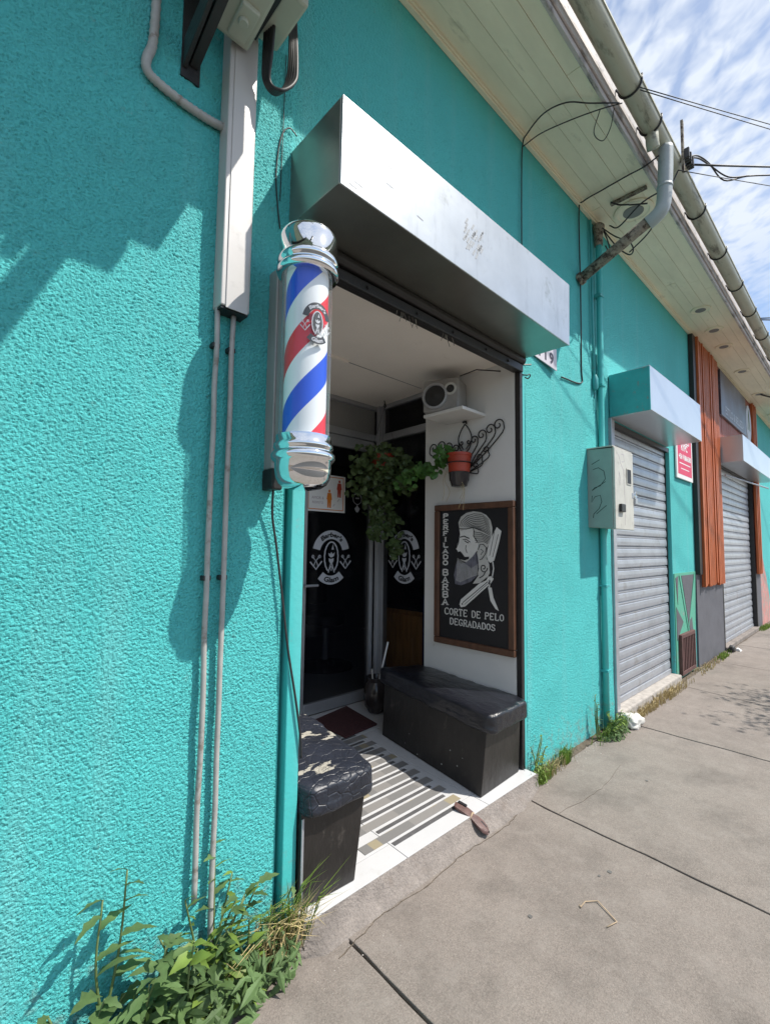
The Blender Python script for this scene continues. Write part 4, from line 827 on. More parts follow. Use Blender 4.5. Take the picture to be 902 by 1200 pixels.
part('pot_base', MB().lathe(2.505, .385, [(.035, 1.795), (.052, 1.80), (.060, 1.83), (.066, 1.84), (.069, 1.885), (.073, 1.892), (.06, 1.895)], 26), 'smoke', t, auto=35)
dr = MB(); dq = random.Random(4)
for k in range(5):
    y_ = .385+dq.uniform(-.07, .12); z_ = 1.93; dr.tube(bez([(2.49, y_, z_), (2.47, y_+.02, z_-.08), (2.48, y_+dq.uniform(-.03, .03), z_-.16), (2.48, y_+dq.uniform(-.03, .05), z_-dq.uniform(.2, .30))], 3), .0013, 4)
part('dry_tendril', dr, 'straw', t, kind='stuff')

# ------------------------------------------------------------------ leaves
def leaf_mesh(name, ln_, w_, m, fold=.25, droop=.35, teeth=0):
    """a leaf along +x, folded on its midrib and drooping"""
    mb = MB(); n = 6; mid = []; lf = []; rt = []
    for k in range(n+1):
        t = k/n; x_ = ln_*t; z_ = -droop*ln_*t*t; w = w_*.5*(math.sin(PI*min(1, t*1.02)**.75))*(1+(teeth*(.35 if k % 2 else -.25) if 0 < k < n else 0))
        if k == n: w = 0
        mid.append((x_, 0, z_)); lf.append((x_-.02*ln_, w, z_+fold*w)); rt.append((x_-.02*ln_, -w, z_+fold*w))
    vs = mid+lf+rt; fs = []
    for k in range(n): fs += [(k, k+1, n+1+k+1, n+1+k), (k, 2*(n+1)+k, 2*(n+1)+k+1, k+1)]
    me = bpy.data.meshes.new(name); me.from_pydata(vs, [], fs); me.update(); me.materials.append(M[m]); me.shade_smooth(); return me
LV = [leaf_mesh('leaf', 1, .34, 'leaf', .3, .3, 1), leaf_mesh('leaf', 1, .42, 'leaf', .25, .45, 1), leaf_mesh('leaf', 1, .26, 'leafb', .3, .25, .6), leaf_mesh('leaf', 1, .5, 'leafb', .2, .3, .3)]
def rot_to(d, roll=0.):
    return (Vector(d).to_track_quat('X', 'Z') @ Matrix.Rotation(roll, 4, 'X').to_quaternion()).to_euler()
def weed(loc, h, nst, nlv, ls, label, seed, spread=.5, kinds=(0, 1), group='weeds growing along the foot of the wall'):
    r_ = random.Random(seed); t = thing('weed', label, 'weed', loc, group); sm_ = MB()
    for s in range(nst):
        a = r_.uniform(-PI, 0.15) if r_.random() < .8 else r_.uniform(0, PI)
        hh = h*r_.uniform(.55, 1); sp = spread*h*r_.uniform(.3, 1); tip = Vector((loc[0]+sp*math.cos(a)*1.3, loc[1]+min(sp*math.sin(a)*.55, .035), loc[2]+hh))
        b = Vector(loc)+Vector((r_.uniform(-.03, .03), r_.uniform(-.015, .01), 0)); c = b.lerp(tip, .5)+Vector((r_.uniform(-.03, .03), 0, .05*h)); pts = bez([b, c, tip], 5); sm_.tube(pts, [.004*(1-.7*i/len(pts))+.001 for i in range(len(pts))], 5)
        for k in range(nlv):
            f = (k+.6)/nlv; p = pts[min(int(f*len(pts)), len(pts)-1)]; w = r_.uniform(0, 2*PI); d = Vector((math.cos(w), -abs(math.sin(w))*.8+.1, r_.uniform(-.1, .9)))
            L_ = ls*(1.15-.6*f)*r_.uniform(.7, 1.25); q = LV[r_.choice(kinds)]
            if p.y+d.normalized().y*L_ > -.01: d.y = -abs(d.y)-.1
            piece('leaf', q, t, p, rot_to(d, r_.uniform(-.5, .5)), (L_, L_, L_))
    fl = MB()
    for k in range(int(nst*15)):
        a = r_.uniform(0, 2*PI); q_ = r_.random()**.6; c = Vector((loc[0]+q_*spread*h*1.1*math.cos(a), loc[1]-abs(q_*spread*h*.5*math.sin(a))-.01, loc[2]+r_.uniform(.01, h*.62)*(1-.5*q_))); n_ = Vector((r_.gauss(0, .6), -1, r_.uniform(0, 1.4))).normalized(); u_ = n_.orthogonal().normalized(); w = r_.uniform(0, 2*PI); u2 = u_*math.cos(w)+n_.cross(u_)*math.sin(w); v2 = n_.cross(u2); s_ = ls*r_.uniform(.25, .55)
        if 0: pass
        fl.add([c-u2*s_, c-u2*s_*.2+v2*s_*.27, c+u2*s_, c-u2*s_*.2-v2*s_*.27, c+n_*s_*.1], [(0, 1, 4), (1, 2, 4), (2, 3, 4), (3, 0, 4)])
    if spread > .3: part('undergrowth', fl, ['leaf', 'leafb'][kinds[0] > 1 or seed % 3 == 0], t, kind='stuff')
    part('stem', sm_, 'stem', t, smooth=True); return t
def tuft(loc, h, n, w, m, label, seed, cat='grass tuft', group='grass tufts along the foot of the wall', len_x=.06, yk=.5, name='grass_tuft'):
    r_ = random.Random(seed); mb = MB()
    for k in range(n):
        b = Vector((loc[0]+r_.gauss(0, len_x), loc[1]+r_.uniform(-.03, .02)*(1+len_x*4), loc[2])); a = r_.uniform(0, 2*PI); hh = h*r_.uniform(.4, 1); ll = hh*r_.uniform(.2, .9)
        d = Vector((math.cos(a)*ll, min(-abs(math.sin(a))*ll*yk, .0)+.01, 0)); p0 = b; p1 = b+d*.35+Vector((0, 0, hh*.62)); p2 = b+d+Vector((0, 0, hh*r_.uniform(.55, 1))); nrm = Vector((-d.y, d.x, 0)); nrm = (nrm.normalized() if nrm.length > 1e-6 else Vector((1, 0, 0)))*w*.5
        mb.add([p0-nrm, p0+nrm, p1+nrm*.8, p1-nrm*.8, p2], [(0, 1, 2, 3), (3, 2, 4)])
    o = bpy.data.meshes.new(name); o.from_pydata([tuple(Vector(v)-Vector(loc)) for v in mb.v], [], mb.f); o.update(); ob = link(name, o, m); ob.location = loc; ORG[ob.name] = tuple(loc); tag(ob, label, cat, group if len_x < .2 else None)
    if len_x >= .2: ob['kind'] = 'stuff'
    return ob
weed((.40, -.040, 0), .60, 2, 9, .105, 'tall weed with pointed leaves standing leftmost against the near teal wall', 21, .12)
weed((.68, -.045, 0), .60, 3, 10, .080, 'slim tall weed climbing beside the two thin conduits', 22, .12, (0, 2))
weed((.34, -.07, 0), .25, 8, 8, .090, 'low leafy weed at the bottom left foot of the wall', 23, .6, (0, 1))
weed((.47, -.10, 0), .30, 9, 9, .100, 'dense dark-leaved weed below the tall leftmost weed', 24, .6, (0, 1, 1))
weed((.62, -.11, 0), .34, 9, 9, .098, 'dense broad-leaved weed in front of the conduits', 25, .6, (0, 1, 3))
weed((.79, -.09, 0), .30, 9, 8, .080, 'bushy weed with yellowish leaves left of the entrance jamb', 26, .6, (1, 3, 2))
tuft((.90, -.075, 0), .27, 210, .0045, 'straw', 'dry straw-coloured grass tuft at the foot of the left jamb', 31, len_x=.05, yk=.8)
tuft((.95, -.07, 0), .34, 80, .006, 'leafb', 'green long-bladed grass tuft leaning over the entrance jamb', 32, len_x=.035, yk=.4)
weed((2.70, -.05, 0), .27, 5, 7, .040, 'small leafy weed at the right corner of the entrance', 27, .35, (2, 3))
tuft((2.72, -.06, 0), .12, 170, .004, 'leafb', 'short green grass tuft at the right corner of the entrance', 33, len_x=.07)
tuft((2.86, -.05, 0), .10, 170, .004, 'straw', 'short dry grass tuft between the entrance and the drainpipe', 34, len_x=.10)
tuft((3.06, -.045, 0), .15, 90, .005, 'leafb', 'single bright green grass tuft against the wall', 35, len_x=.022)
weed((3.60, -.05, 0), .33, 3, 9, .045, 'upright weed standing left of the teal drainpipe foot', 28, .2, (2, 0))
weed((3.78, -.09, 0), .18, 10, 8, .055, 'bushy dark weed round the foot of the teal drainpipe', 29, .9, (0, 2, 3))
tuft((3.88, -.08, 0), .15, 300, .006, 'leafb', 'thick grass tuft beside the white lump near the middle shutter', 36, len_x=.12, yk=.9)
tuft((4.5, -.075, 0), .09, 330, .005, 'straw', 'dry grass strewn under the left half of the middle shutter', 37, len_x=.22)
tuft((5.15, -.075, 0), .10, 420, .005, 'straw', 'dry grass strewn under the right half of the middle shutter', 38, len_x=.28)
tuft((6.75, -.06, 0), .06, 180, .006, 'straw', 'dry grass below the grey timber-shop wall', 39, len_x=.35)
tuft((7.55, -.07, 0), .08, 160, .008, 'leafb', 'bright green grass tuft before the timber-clad shop', 40, len_x=.13)
tuft((10.9, -.07, 0), .09, 160, .010, 'leafb', 'farthest small green tuft beyond the light grey shutter', 41, len_x=.2)
# crumbled mortar along the foot of the wall
db = MB(); dr_ = random.Random(12)
for k in range(420):
    x_ = dr_.choice([dr_.uniform(2.7, 8), dr_.uniform(3, 5), dr_.uniform(.95, 1.3) if k % 3 == 0 else 5, dr_.uniform(4, 5.8)]); y_ = -.02-abs(dr_.gauss(0, .05)); s_ = dr_.uniform(.002, .009)
    if .95 < x_ < 1.3: y_ = -.18-abs(dr_.gauss(0, .06)); s_ *= .6
    a = dr_.uniform(0, 3); ca, sa = math.cos(a)*s_, math.sin(a)*s_; z_ = -.002
    db.add([(x_+ca, y_+sa, z_), (x_-sa, y_+ca, z_), (x_-ca, y_-sa*.8, z_), (x_+sa, y_-ca, z_), (x_+ca*.2, y_+sa*.1, z_+s_*.8)], [(0, 1, 4), (1, 2, 4), (2, 3, 4), (3, 0, 4), (3, 2, 1, 0)])
o = struct('rubble', db, 'dirtdebris', kind='stuff')
so = MB(); n = 120
for i in range(n):
    xa = 2.64+i*.08; xb = xa+.08
    if xa > 12: break
    w0 = .045+.035*abs(mn.noise(Vector((xa*2, 0, 0)))); w1 = .045+.035*abs(mn.noise(Vector((xb*2, 0, 0))))
    so.add([(xa, .0, .018), (xb, .0, .018), (xb, -w1, .0025), (xa, -w0, .0025), (xa, .0, -.02), (xb, 0, -.02)], [(0, 3, 2, 1)])
struct('wall_foot_soil', so, 'soil', kind='stuff')

# ------------------------------------------------------------------ hanging plant
def ivy(name, label, blobs, loc, n, m, seed, size, hook=None, potm=None, xmax=2.64):
    t = thing(name, label, 'plant', loc); r_ = random.Random(seed); mb = MB(); st_ = MB(); tot = sum(b[4] for b in blobs)
    for k in range(n):
        q = r_.random()*tot; i = 0
        while q > blobs[i][4]: q -= blobs[i][4]; i += 1
        c = blobs[i]; d = Vector((r_.gauss(0, 1), r_.gauss(0, 1), r_.gauss(0, 1))).normalized()*(r_.random()**.45)
        p = Vector((c[0]+d.x*c[3], c[1]+d.y*c[3], c[2]+d.z*c[3]*(c[5] if len(c) > 5 else 1)))
        if p.x > xmax: continue
        s_ = size*r_.uniform(.6, 1.25); nrm = (Vector((-.5, -.8, .45))+Vector((r_.gauss(0, .5), r_.gauss(0, .5), r_.gauss(0, .5)))).normalized(); a = nrm.cross(Vector((0, 0, 1))).normalized(); w = r_.uniform(0, 6.28); a2 = (a*math.cos(w)+nrm.cross(a)*math.sin(w)); b2 = nrm.cross(a2)
        pts = [p+(a2*math.cos(u_)*s_*(1+.2*math.cos(3*u_))+b2*math.sin(u_)*s_*.9)*.5+nrm*(.10*s_*math.cos(2*u_)) for u_ in [j*PI/3.5 for j in range(7)]]
        mb.add([p+nrm*s_*.06]+pts, [(0, j+1, (j+1) % 7+1) for j in range(7)])
    me = bpy.data.meshes.new('foliage'); me.from_pydata([tuple(Vector(v)-Vector(loc)) for v in mb.v], [], mb.f); me.update(); o = link('foliage', me, m, t); o['kind'] = 'stuff'
    return t
HX, HY = 2.47, 1.10
t = ivy('hanging_plant', 'large dark green trailing plant hanging in front of the corner of the glazing', [(HX, HY-.03, 2.02, .22, 9, .75), (HX-.15, HY+.03, 1.86, .15, 3.4, 1.1), (HX+.10, HY-.12, 1.94, .16, 3.6, 1), (HX-.02, HY-.0, 1.72, .13, 3.6, 1.3), (HX-.05, HY, 1.50, .075, 1.3, 1.2), (HX+.08, HY-.04, 1.55, .09, 1.6, 1.3), (HX+.10, HY-.04, 1.38, .065, 1.2, 1.3), (HX-.2, HY, 2.04, .12, 1.2, 1)], (HX, HY, 2.1), 1000, 'ivy', 51, .046)
part('pot', MB().lathe(HX, HY, [(.06, 1.99), (.085, 2.02), (.095, 2.08), (.10, 2.10), (.09, 2.10), (.08, 2.06)], 22), 'terracotta', t, auto=35)
part('hanger', MB().tube(bez([(2.60, 1.22, CZ), (2.60, 1.20, 2.535), (2.575, 1.19, 2.52), (2.565, 1.18, 2.545)], 5), .005, 6), 'iron', t, smooth=True)
part('wire', MB().tube([(2.575, 1.19, 2.52), (HX, HY, 2.16)], .0015, 4).tube([(2.575, 1.19, 2.52), (HX-.1, HY, 2.15)], .0015, 4).tube([(2.575, 1.19, 2.52), (HX+.08, HY-.07, 2.15)], .0015, 4), 'iron', t)
ivy('trailing_plant', 'fresh bright green plant trailing from the red pot of the scroll planter', [(2.45, .46, 2.02, .085, 3, .8), (2.43, .52, 1.95, .085, 3, 1.), (2.40, .60, 1.91, .075, 3, .9), (2.39, .69, 1.87, .075, 2.5, .9), (2.38, .78, 1.86, .075, 1.8, 1.0)], (2.45, .46, 2.0), 105, 'ivyb', 52, .050)

# ------------------------------------------------------------------ barber pole
t = thing('barber_pole', 'chrome-capped barber pole with blue, white and red stripes beside the entrance', 'barber pole', (PX, PY, 1.58))
part('striped_cylinder', MB().lathe(PX, PY, [(.070, 1.73), (.070, 2.31)], 48), 'stripes', t, auto=40)
cv_m = MB(); cv_m.lathe(PX, PY, [(.0825, 1.735), (.0825, 2.315)], 56); cv_m.f = cv_m.f[:-2]; part('clear_cover', cv_m, 'clear', t, smooth=True)
part('top_cap', MB().lathe(PX, PY, [(.084, 2.292), (.100, 2.295), (.1045, 2.306), (.101, 2.318), (.095, 2.321), (.095, 2.326), (.1005, 2.330), (.102, 2.341), (.0995, 2.350), (.0975, 2.352), (.0975, 2.412), (.0965, 2.424), (.092, 2.436), (.081, 2.446), (.062, 2.4525), (.034, 2.4565), (.004, 2.457)], 64), 'chrome', t, auto=60)
part('bottom_cap', MB().lathe(PX, PY, [(.004, 1.577), (.035, 1.578), (.060, 1.583), (.077, 1.594), (.087, 1.612), (.0915, 1.636), (.0925, 1.664), (.098, 1.668), (.104, 1.677), (.1045, 1.688), (.099, 1.697), (.093, 1.700), (.093, 1.706), (.097, 1.710), (.097, 1.722), (.091, 1.728), (.090, 1.750), (.085, 1.752)], 64), 'chrome', t, auto=60)
part('wall_bracket', MB().box(.842, .872, -.062, -.004, 1.665, 2.40), 'alu_dull', t, bev=.004)
part('bracket_channel', MB().box(.848, .866, -.138, -.0625, 1.72, 2.36), 'alu_dull', t, bev=.004)
part('bracket_base', MB().box(.836, .878, -.080, -.006, 1.590, 1.6645), 'black', t, bev=.006)
part('bracket_clip', MB().box(.836, .876, -.140, -.0625, 1.70, 1.7195).box(.848, .866, -.1450, -.1385, 2.30, 2.356), 'black', t, bev=.004)
part('cap_knob', MB().tube([(.862, -.115, 2.34), (.862, -.135, 2.34)], .013, 10).tube([(.862, -.115, 1.69), (.862, -.135, 1.69)], .015, 10), 'chrome', t)
A0 = math.atan2(-1.519-PY, 0-PX)+math.radians(24); RP = .0605; SB = .050
def mpp(u, v, d): w = A0+u*SB/.0835; return (PX+(.0837+d)*math.cos(w), PY+(.0837+d)*math.sin(w), 2.115+v*SB*1.15)
ovf = MB().prism([(.37*math.cos(q*PI/12), -.17+.66*math.sin(q*PI/12)) for q in range(24)], mpp, -.0001, .0001); part('badge_oval', ovf, 'badgegrey', t)
badge(mpp, 'badgegrey', 'vwhite', t, t=.0005, sc_=True, fig='vwhite')
# power cord
crd = MB().tube(bez([(.858, -.05, 1.60), (.870, -.03, 1.50), (.895, -.022, 1.39), (.925, -.024, 1.20), (.950, -.030, 1.02), (.985, -.034, .84), (1.010, -.034, .70), (1.018, -.03, .62)], 6), .0042, 6)
solo('power_cord', crd, 'cable', 'thin black cord hanging from the barber pole down the jamb', 'cord', (.95, -.03, .62), smooth=True)

# ------------------------------------------------------------------ duct, conduits and meter enclosures at top left
t = thing('cable_duct', 'pale rectangular cable duct running down the teal wall', 'cable duct', (.685, 0, 2.17))
part('trunking', MB().box(.634, .736, -.067, -.003, 2.185, 3.75), 'duct', t, bev=.004)
part('cover', MB().box(.650, .728, -.0705, -.0675, 2.178, 3.20), 'duct', t, bev=.002); part('lip', MB().box(.637, .733, -.062, -.006, 2.176, 2.1845), 'black', t)
for (x_, zb_, lab) in [(.642, .30, 'left one of two thin grey conduits below the cable duct'), (.697, .13, 'right one of two thin grey conduits, the longer, below the cable duct')]:
    t = thing('wall_conduit', lab, 'conduit', (x_, -.03, zb_), 'thin conduits under the duct')
    rr_ = random.Random(int(x_*100)); pts = [(x_+rr_.uniform(-.0022, .0022), -.028+rr_.uniform(-.002, .002), zb_+(2.186-zb_)*k/14) for k in range(15)]
    part('pipe', MB().tube(bez(pts, 3), .0088, 10), 'conduit', t, smooth=True)
    for z_ in (1.28, 2.05): part('clip', MB().box(x_-.014, x_+.012, -.031, -.003, z_, z_+.016), 'black', t, bev=.002)
cg = bez([(.400, -.02, 3.60), (.405, -.02, 3.25), (.408, -.02, 3.10), (.404, -.02, 2.96), (.390, -.02, 2.90), (.390, -.02, 2.865), (.415, -.02, 2.845), (.50, -.02, 2.83), (.58, -.02, 2.828), (.64, -.022, 2.832)], 10)
solo('bent_conduit', MB().tube(cg, [.0125+(.0022 if i % 2 else 0) for i in range(len(cg))], 10), 'conduit', 'bent grey flexible conduit curving into the side of the duct', 'conduit', (.4, -.02, 2.83), smooth=True)
t = thing('meter_enclosure', 'pale green electric meter enclosure pair on a steel bracket above the duct', 'electric meter', (.70, 0, 3.10))
def tilted(mb, x0, x1, y0, y1, z0, z1, k=.0): mb.hexa([(x0, y0, z0+k), (x1, y0, z0+k), (x1, y1, z0), (x0, y1, z0), (x0, y0, z1), (x1, y0, z1), (x1, y1, z1), (x0, y1, z1)]); return mb
bx1 = part('left_box', tilted(MB(), .560, .690, -.295, -.078, 3.10, 3.85, .04), 'cream', t, bev=.012)
bx2 = part('right_box', tilted(MB(), .712, .800, -.29, -.080, 3.185, 3.85, .0), 'cream', t, bev=.012)
part('recessed_plate', MB().hexa([(.605, -.21, 3.105), (.665, -.21, 3.105), (.665, -.10, 3.092), (.605, -.10, 3.092), (.605, -.21, 3.125), (.665, -.21, 3.125), (.665, -.10, 3.112), (.605, -.10, 3.112)]), 'cream', bx1, bev=.004)
part('knob', MB().lathe(.630, -.165, [(.014, 3.088), (.016, 3.092), (.016, 3.105)], 16), 'cream', bx1)
part('hinge_strip', MB().box(.6905, .7115, -.27, -.09, 3.16, 3.80), 'black', t)
part('bracket_arm', MB().hexa([(.520, -.55, 3.13), (.550, -.55, 3.13), (.550, -.012, 2.98), (.520, -.012, 2.98), (.520, -.55, 3.17), (.550, -.55, 3.17), (.550, -.012, 3.03), (.520, -.012, 3.03)]), 'black', t, bev=.003)
part('bracket_arm', MB().hexa([(.498, -.50, 3.12), (.512, -.50, 3.12), (.512, -.012, 2.96), (.498, -.012, 2.96), (.498, -.50, 3.15), (.512, -.50, 3.15), (.512, -.012, 3.06), (.498, -.012, 3.06)]), 'black', t, bev=.003)
for k in range(3): part('arm_slot', MB().box(.5505, .5525, -.10-k*.10, -.06-k*.10, 3.02+k*.028, 3.035+k*.028), 'alu', t)
part('bracket_foot', MB().box(.494, .556, -.0115, -.003, 2.93, 3.30), 'black', t)
part('upper_box', MB().box(.44, .53, -.34, -.10, 3.26, 3.85), 'cream', t, bev=.01)
hs = MB(); hs.box(.45, .814, -.600, -.5455, 3.280, 4.05); part('shadow_caster_box', hs, 'cream', t, bev=.006)  # unseen stepped boxes, added to cast the stepped shadow on the left wall
part('shadow_caster_box', MB().box(.45, .892, -.545, -.4405, 3.304, 4.05), 'cream', t, bev=.006); part('shadow_caster_box', MB().box(.45, .945, -.440, -.375, 3.310, 4.05), 'cream', t, bev=.006)
part('shadow_caster_bar', MB().box(.650, .710, -.84, -.6005, 3.285, 3.345), 'black', t, bev=.004)  # unseen bar, added for the slanting leg of that wall shadow
lp = MB()
for k in range(5):
    o_ = k*.010; lp.tube(bez([(.735+o_*.3, -.12-o_, 3.30), (.735+o_*.2, -.11-o_, 3.10), (.745+o_*.2, -.10-o_*.5, 3.025-o_*.2), (.785+o_*.1, -.10-o_, 3.005-o_*.3), (.825+o_*.4, -.10-o_, 3.06), (.842+o_*.5, -.10-o_*.5, 3.16), (.840+o_*.5, -.10, 3.40)], 6), .0065, 7)
solo('cable_loop', lp, 'cable', 'loop of thick black cables hanging under the right meter box', 'cable', (.78, -.1, 3.0), smooth=True)
solo('loose_wire', MB().tube(bez([(.935, -.018, 2.995), (.90, -.014, 3.01), (.868, -.012, 2.95), (.852, -.012, 2.80), (.862, -.012, 2.68), (.876, -.012, 2.59)], 6), .0026, 5).tube(bez([(.880, -.012, 3.30), (.876, -.012, 3.0), (.872, -.012, 2.7)], 4), .0018, 5), 'cable', 'thin black wire drooping on the wall left of the galvanised box', 'wire', (.87, -.01, 2.6), smooth=True)

# ------------------------------------------------------------------ house number plate
t = thing('house_number_plate', 'small white enamel house number plate beside the galvanised shutter box', 'number plate', (2.88, 0, 2.62))
hp = [(2.700, -.014), (3.050, -.040), (3.050, -.034), (2.700, -.008)]
part('plate', MB().hexa([(a, b, 2.672-.14*(a-2.70)) for a, b in hp]+[(a, b, 2.825-.14*(a-2.70)) for a, b in hp]), 'plate', t, bev=.002)
def mph(u, v, d): return (u, -.014-.08*(u-2.715)-d, 2.742+v-.14*(u-2.70))
pm = MB()
for k, ch in enumerate('2119'): put_text(pm, ch, .105, mph, .0012, 2.765+.072*k, -.012, bold=.003)
part('numerals', pm, 'plateink', t, kind='stuff')

# ------------------------------------------------------------------ service pipes and right-hand meter box
t = thing('teal_service_pipe', 'teal painted vertical service pipe with a rusty cable-filled head below the eave', 'pipe', (3.805, -.035, 0))
part('pipe', MB().tube([(3.832, -.035, 4.02), (3.822, -.035, 3.2), (3.812, -.035, 2.2), (3.804, -.035, 1.3), (3.800, -.035, .02)], .0235, 14), 'teal_smooth', t, smooth=True)
part('pipe_head', MB().lathe(3.832, -.035, [(.030, 3.90), (.034, 3.93), (.034, 4.01), (.045, 4.03), (.047, 4.07), (.035, 4.085)], 16), 'rustpipe', t, auto=40)
for z_ in (3.45, 2.7, 1.1, .45): part('clamp', MB().box(3.775, 3.845, -.064, -.003, z_, z_+.02), 'teal_dark', t, bev=.003)
t = thing('thin_teal_conduit', 'thin teal painted conduit ending in a small fitting left of the service pipe', 'conduit', (3.725, -.02, 2.5))
part('pipe', MB().tube([(3.722, -.016, 4.08), (3.726, -.018, 3.2), (3.728, -.018, 2.72)], .010, 8), 'teal_dark', t, smooth=True)
part('fitting', MB().lathe(3.729, -.026, [(.016, 2.66), (.024, 2.68), (.024, 2.75), (.013, 2.78)], 12), 'teal_dark', t, auto=40)
part('tail', MB().tube([(3.745, -.016, 2.70), (3.75, -.016, 2.50)], .005, 6), 'teal_dark', t)
t = thing('electric_meter_box', 'grey steel meter box with scrawled side, window and lock on the teal wall', 'meter box', (3.80, 0, 1.545))
bx = part('case', MB().hexa([(3.60, -.188, 1.550), (3.985, -.188, 1.550), (3.985, -.004, 1.560), (3.60, -.004, 1.560), (3.60, -.188, 2.150), (3.985, -.188, 2.150), (3.985, -.004, 2.160), (3.60, -.004, 2.160)]), 'boxside', t, bev=.004)
dr2 = part('door', MB().box(3.606, 3.985, -.206, -.1885, 1.545, 2.155), 'boxdoor', t, bev=.004)
part('top_lip', MB().box(3.592, 3.995, -.197, -.004, 2.1605, 2.168), 'boxdoor', t)
part('window', MB().box(3.845, 3.925, -.209, -.2065, 1.905, 2.015), 'board', dr2, bev=.003); part('window_rim', MB().box(3.838, 3.8445, -.211, -.2065, 1.898, 2.022).box(3.9255, 3.932, -.211, -.2065, 1.898, 2.022).box(3.8445, 3.9255, -.211, -.2065, 2.0155, 2.022).box(3.8445, 3.9255, -.211, -.2065, 1.898, 1.9045), 'boxdoor', dr2)
part('latch', MB().box(3.672, 3.755, -.228, -.2065, 1.675, 1.735), 'black', dr2, bev=.004)
ik = MB(); mpd = lambda u, v, d: (u, -.2062-d, v)
for pts in [[(3.66, 2.12), (3.70, 2.09), (3.72, 2.05), (3.78, 2.0), (3.79, 1.85), (3.80, 1.7), (3.79, 1.58)], [(3.74, 2.12), (3.79, 2.12), (3.80, 2.07), (3.75, 2.06)], [(3.68, 1.98), (3.71, 1.94), (3.70, 1.88), (3.68, 1.92), (3.70, 1.97)]]: ik.stroke(pts, .004, mpd, 0, .0004)
part('scribble', ik, 'greyprint', dr2, kind='stuff')
ik = MB(); mpx = lambda u, v, d: (3.5998-d, u, v)
for pts in [[(-.04, 2.04), (-.10, 2.07)], [(-.05, 2.0), (-.09, 2.01), (-.13, 1.98), (-.14, 1.92), (-.10, 1.87), (-.06, 1.86), (-.04, 1.84), (-.14, 1.90)], [(-.04, 1.80), (-.035, 1.75), (-.06, 1.79), (-.10, 1.80), (-.11, 1.75), (-.09, 1.70), (-.05, 1.66), (-.045, 1.63)], [(-.07, 1.66), (-.13, 1.71), (-.145, 1.72)]]: ik.stroke(pts, .0045, mpx, .0003, .0009)
part('scrawl', ik, 'ink', bx, kind='stuff')
t2 = thing('padlock', 'small steel padlock on the hasp of the grey meter box', 'padlock', (3.99, -.2, 1.79))
part('body', MB().box(3.985, 4.035, -.222, -.200, 1.752, 1.80), 'alu', t2, bev=.004); part('shackle', MB().tube(bez([(3.992, -.211, 1.80), (3.992, -.211, 1.835), (4.010, -.211, 1.85), (4.028, -.211, 1.835), (4.028, -.211, 1.80)], 4), .005, 8), 'chrome', t2, smooth=True); part('hasp', MB().box(3.95, 4.02, -.2085, -.2065, 1.80, 1.84), 'steel', t2)

# ------------------------------------------------------------------ gutter downpipe
t = thing('gutter_downpipe', 'grey plastic gutter outlet pipe bending onto a mossy old pipe that runs to the wall', 'drainpipe', (3.52, -.3, 3.49))
part('outlet', MB().tube(bez([(3.36, GY, 4.235), (3.36, GY, 4.16), (3.38, GY+.0, 4.12)], 5), [.040]*11, 16), 'gutter', t, smooth=True)
up_ = bez([(3.545, -.615, 4.215), (3.540, -.612, 4.05), (3.528, -.602, 3.84), (3.518, -.585, 3.76), (3.515, -.545, 3.722), (3.515, -.50, 3.70)], 8)
part('upper_pipe', MB().tube(up_, .047, 20), 'pvc', t, smooth=True)
part('collar', MB().tube([(3.533, -.607, 3.93), (3.532, -.6065, 3.91)], .0495, 18), 'pvc', t, smooth=True)
part('lower_pipe', MB().tube([(3.512, -.56, 3.735), (3.517, -.28, 3.612), (3.522, -.0, 3.49)], .039, 16), 'rustpipe', t, smooth=True)
part('wall_flange', MB().tube([(3.521, -.03, 3.503), (3.522, -.0, 3.49)], .049, 16), 'rustpipe', t)
# cables
def wire(name, label, pts, r, cat='cable', n=6, extra=()):
    mb = MB().tube(bez(pts, n), r, 6)
    for p, rr in extra: mb.tube(bez(p, n), rr, 6)
    return solo(name, mb, 'cable', label, cat, pts[0], smooth=True)
wire('wall_cable', 'black cable rising from the shutter box to the eave and looping over the boards', [(2.645, -.014, 2.90), (2.640, -.012, 3.3), (2.645, -.012, 3.8), (2.660, -.012, 4.06), (2.64, -.06, 4.10), (2.59, -.20, 4.105), (2.62, -.33, 4.105), (2.72, -.43, 4.10), (2.86, -.55, 4.115)], .0045,
     extra=[([(2.662, -.014, 4.05), (2.71, -.12, 4.105), (2.76, -.30, 4.11), (2.80, -.46, 4.095), (2.88, -.56, 4.12)], .0035), ([(2.80, -.46, 4.095), (2.90, -.38, 4.06), (2.99, -.40, 4.05), (2.96, -.46, 4.08), (2.86, -.52, 4.10)], .003)])
wire('wall_cable', 'black cable rising right of the galvanised box and crossing the soffit', [(3.17, -.014, 2.62), (3.50, -.012, 2.66), (3.512, -.012, 2.80), (3.520, -.012, 3.4), (3.516, -.012, 4.05), (3.51, -.05, 4.108), (3.50, -.20, 4.112), (3.488, -.38, 4.112), (3.47, -.50, 4.10), (3.52, -.60, 4.17)], .0055)
gt = [[(3.90, -.10, 4.08), (3.82, -.20, 3.98), (3.70, -.40, 4.0), (3.75, -.52, 4.06)], [(3.83, -.05, 4.06), (3.70, -.25, 3.80), (3.62, -.40, 3.72), (3.66, -.50, 3.85), (3.72, -.60, 4.15)], [(3.84, -.06, 4.05), (3.88, -.16, 3.86), (3.80, -.28, 3.70), (3.70, -.34, 3.68), (3.66, -.30, 3.78)], [(3.80, -.28, 3.72), (3.72, -.46, 3.78), (3.70, -.58, 3.98), (3.82, -.62, 4.2)], [(3.83, -.05, 4.08), (3.87, -.09, 3.95), (3.85, -.12, 3.80), (3.80, -.10, 3.86)]]
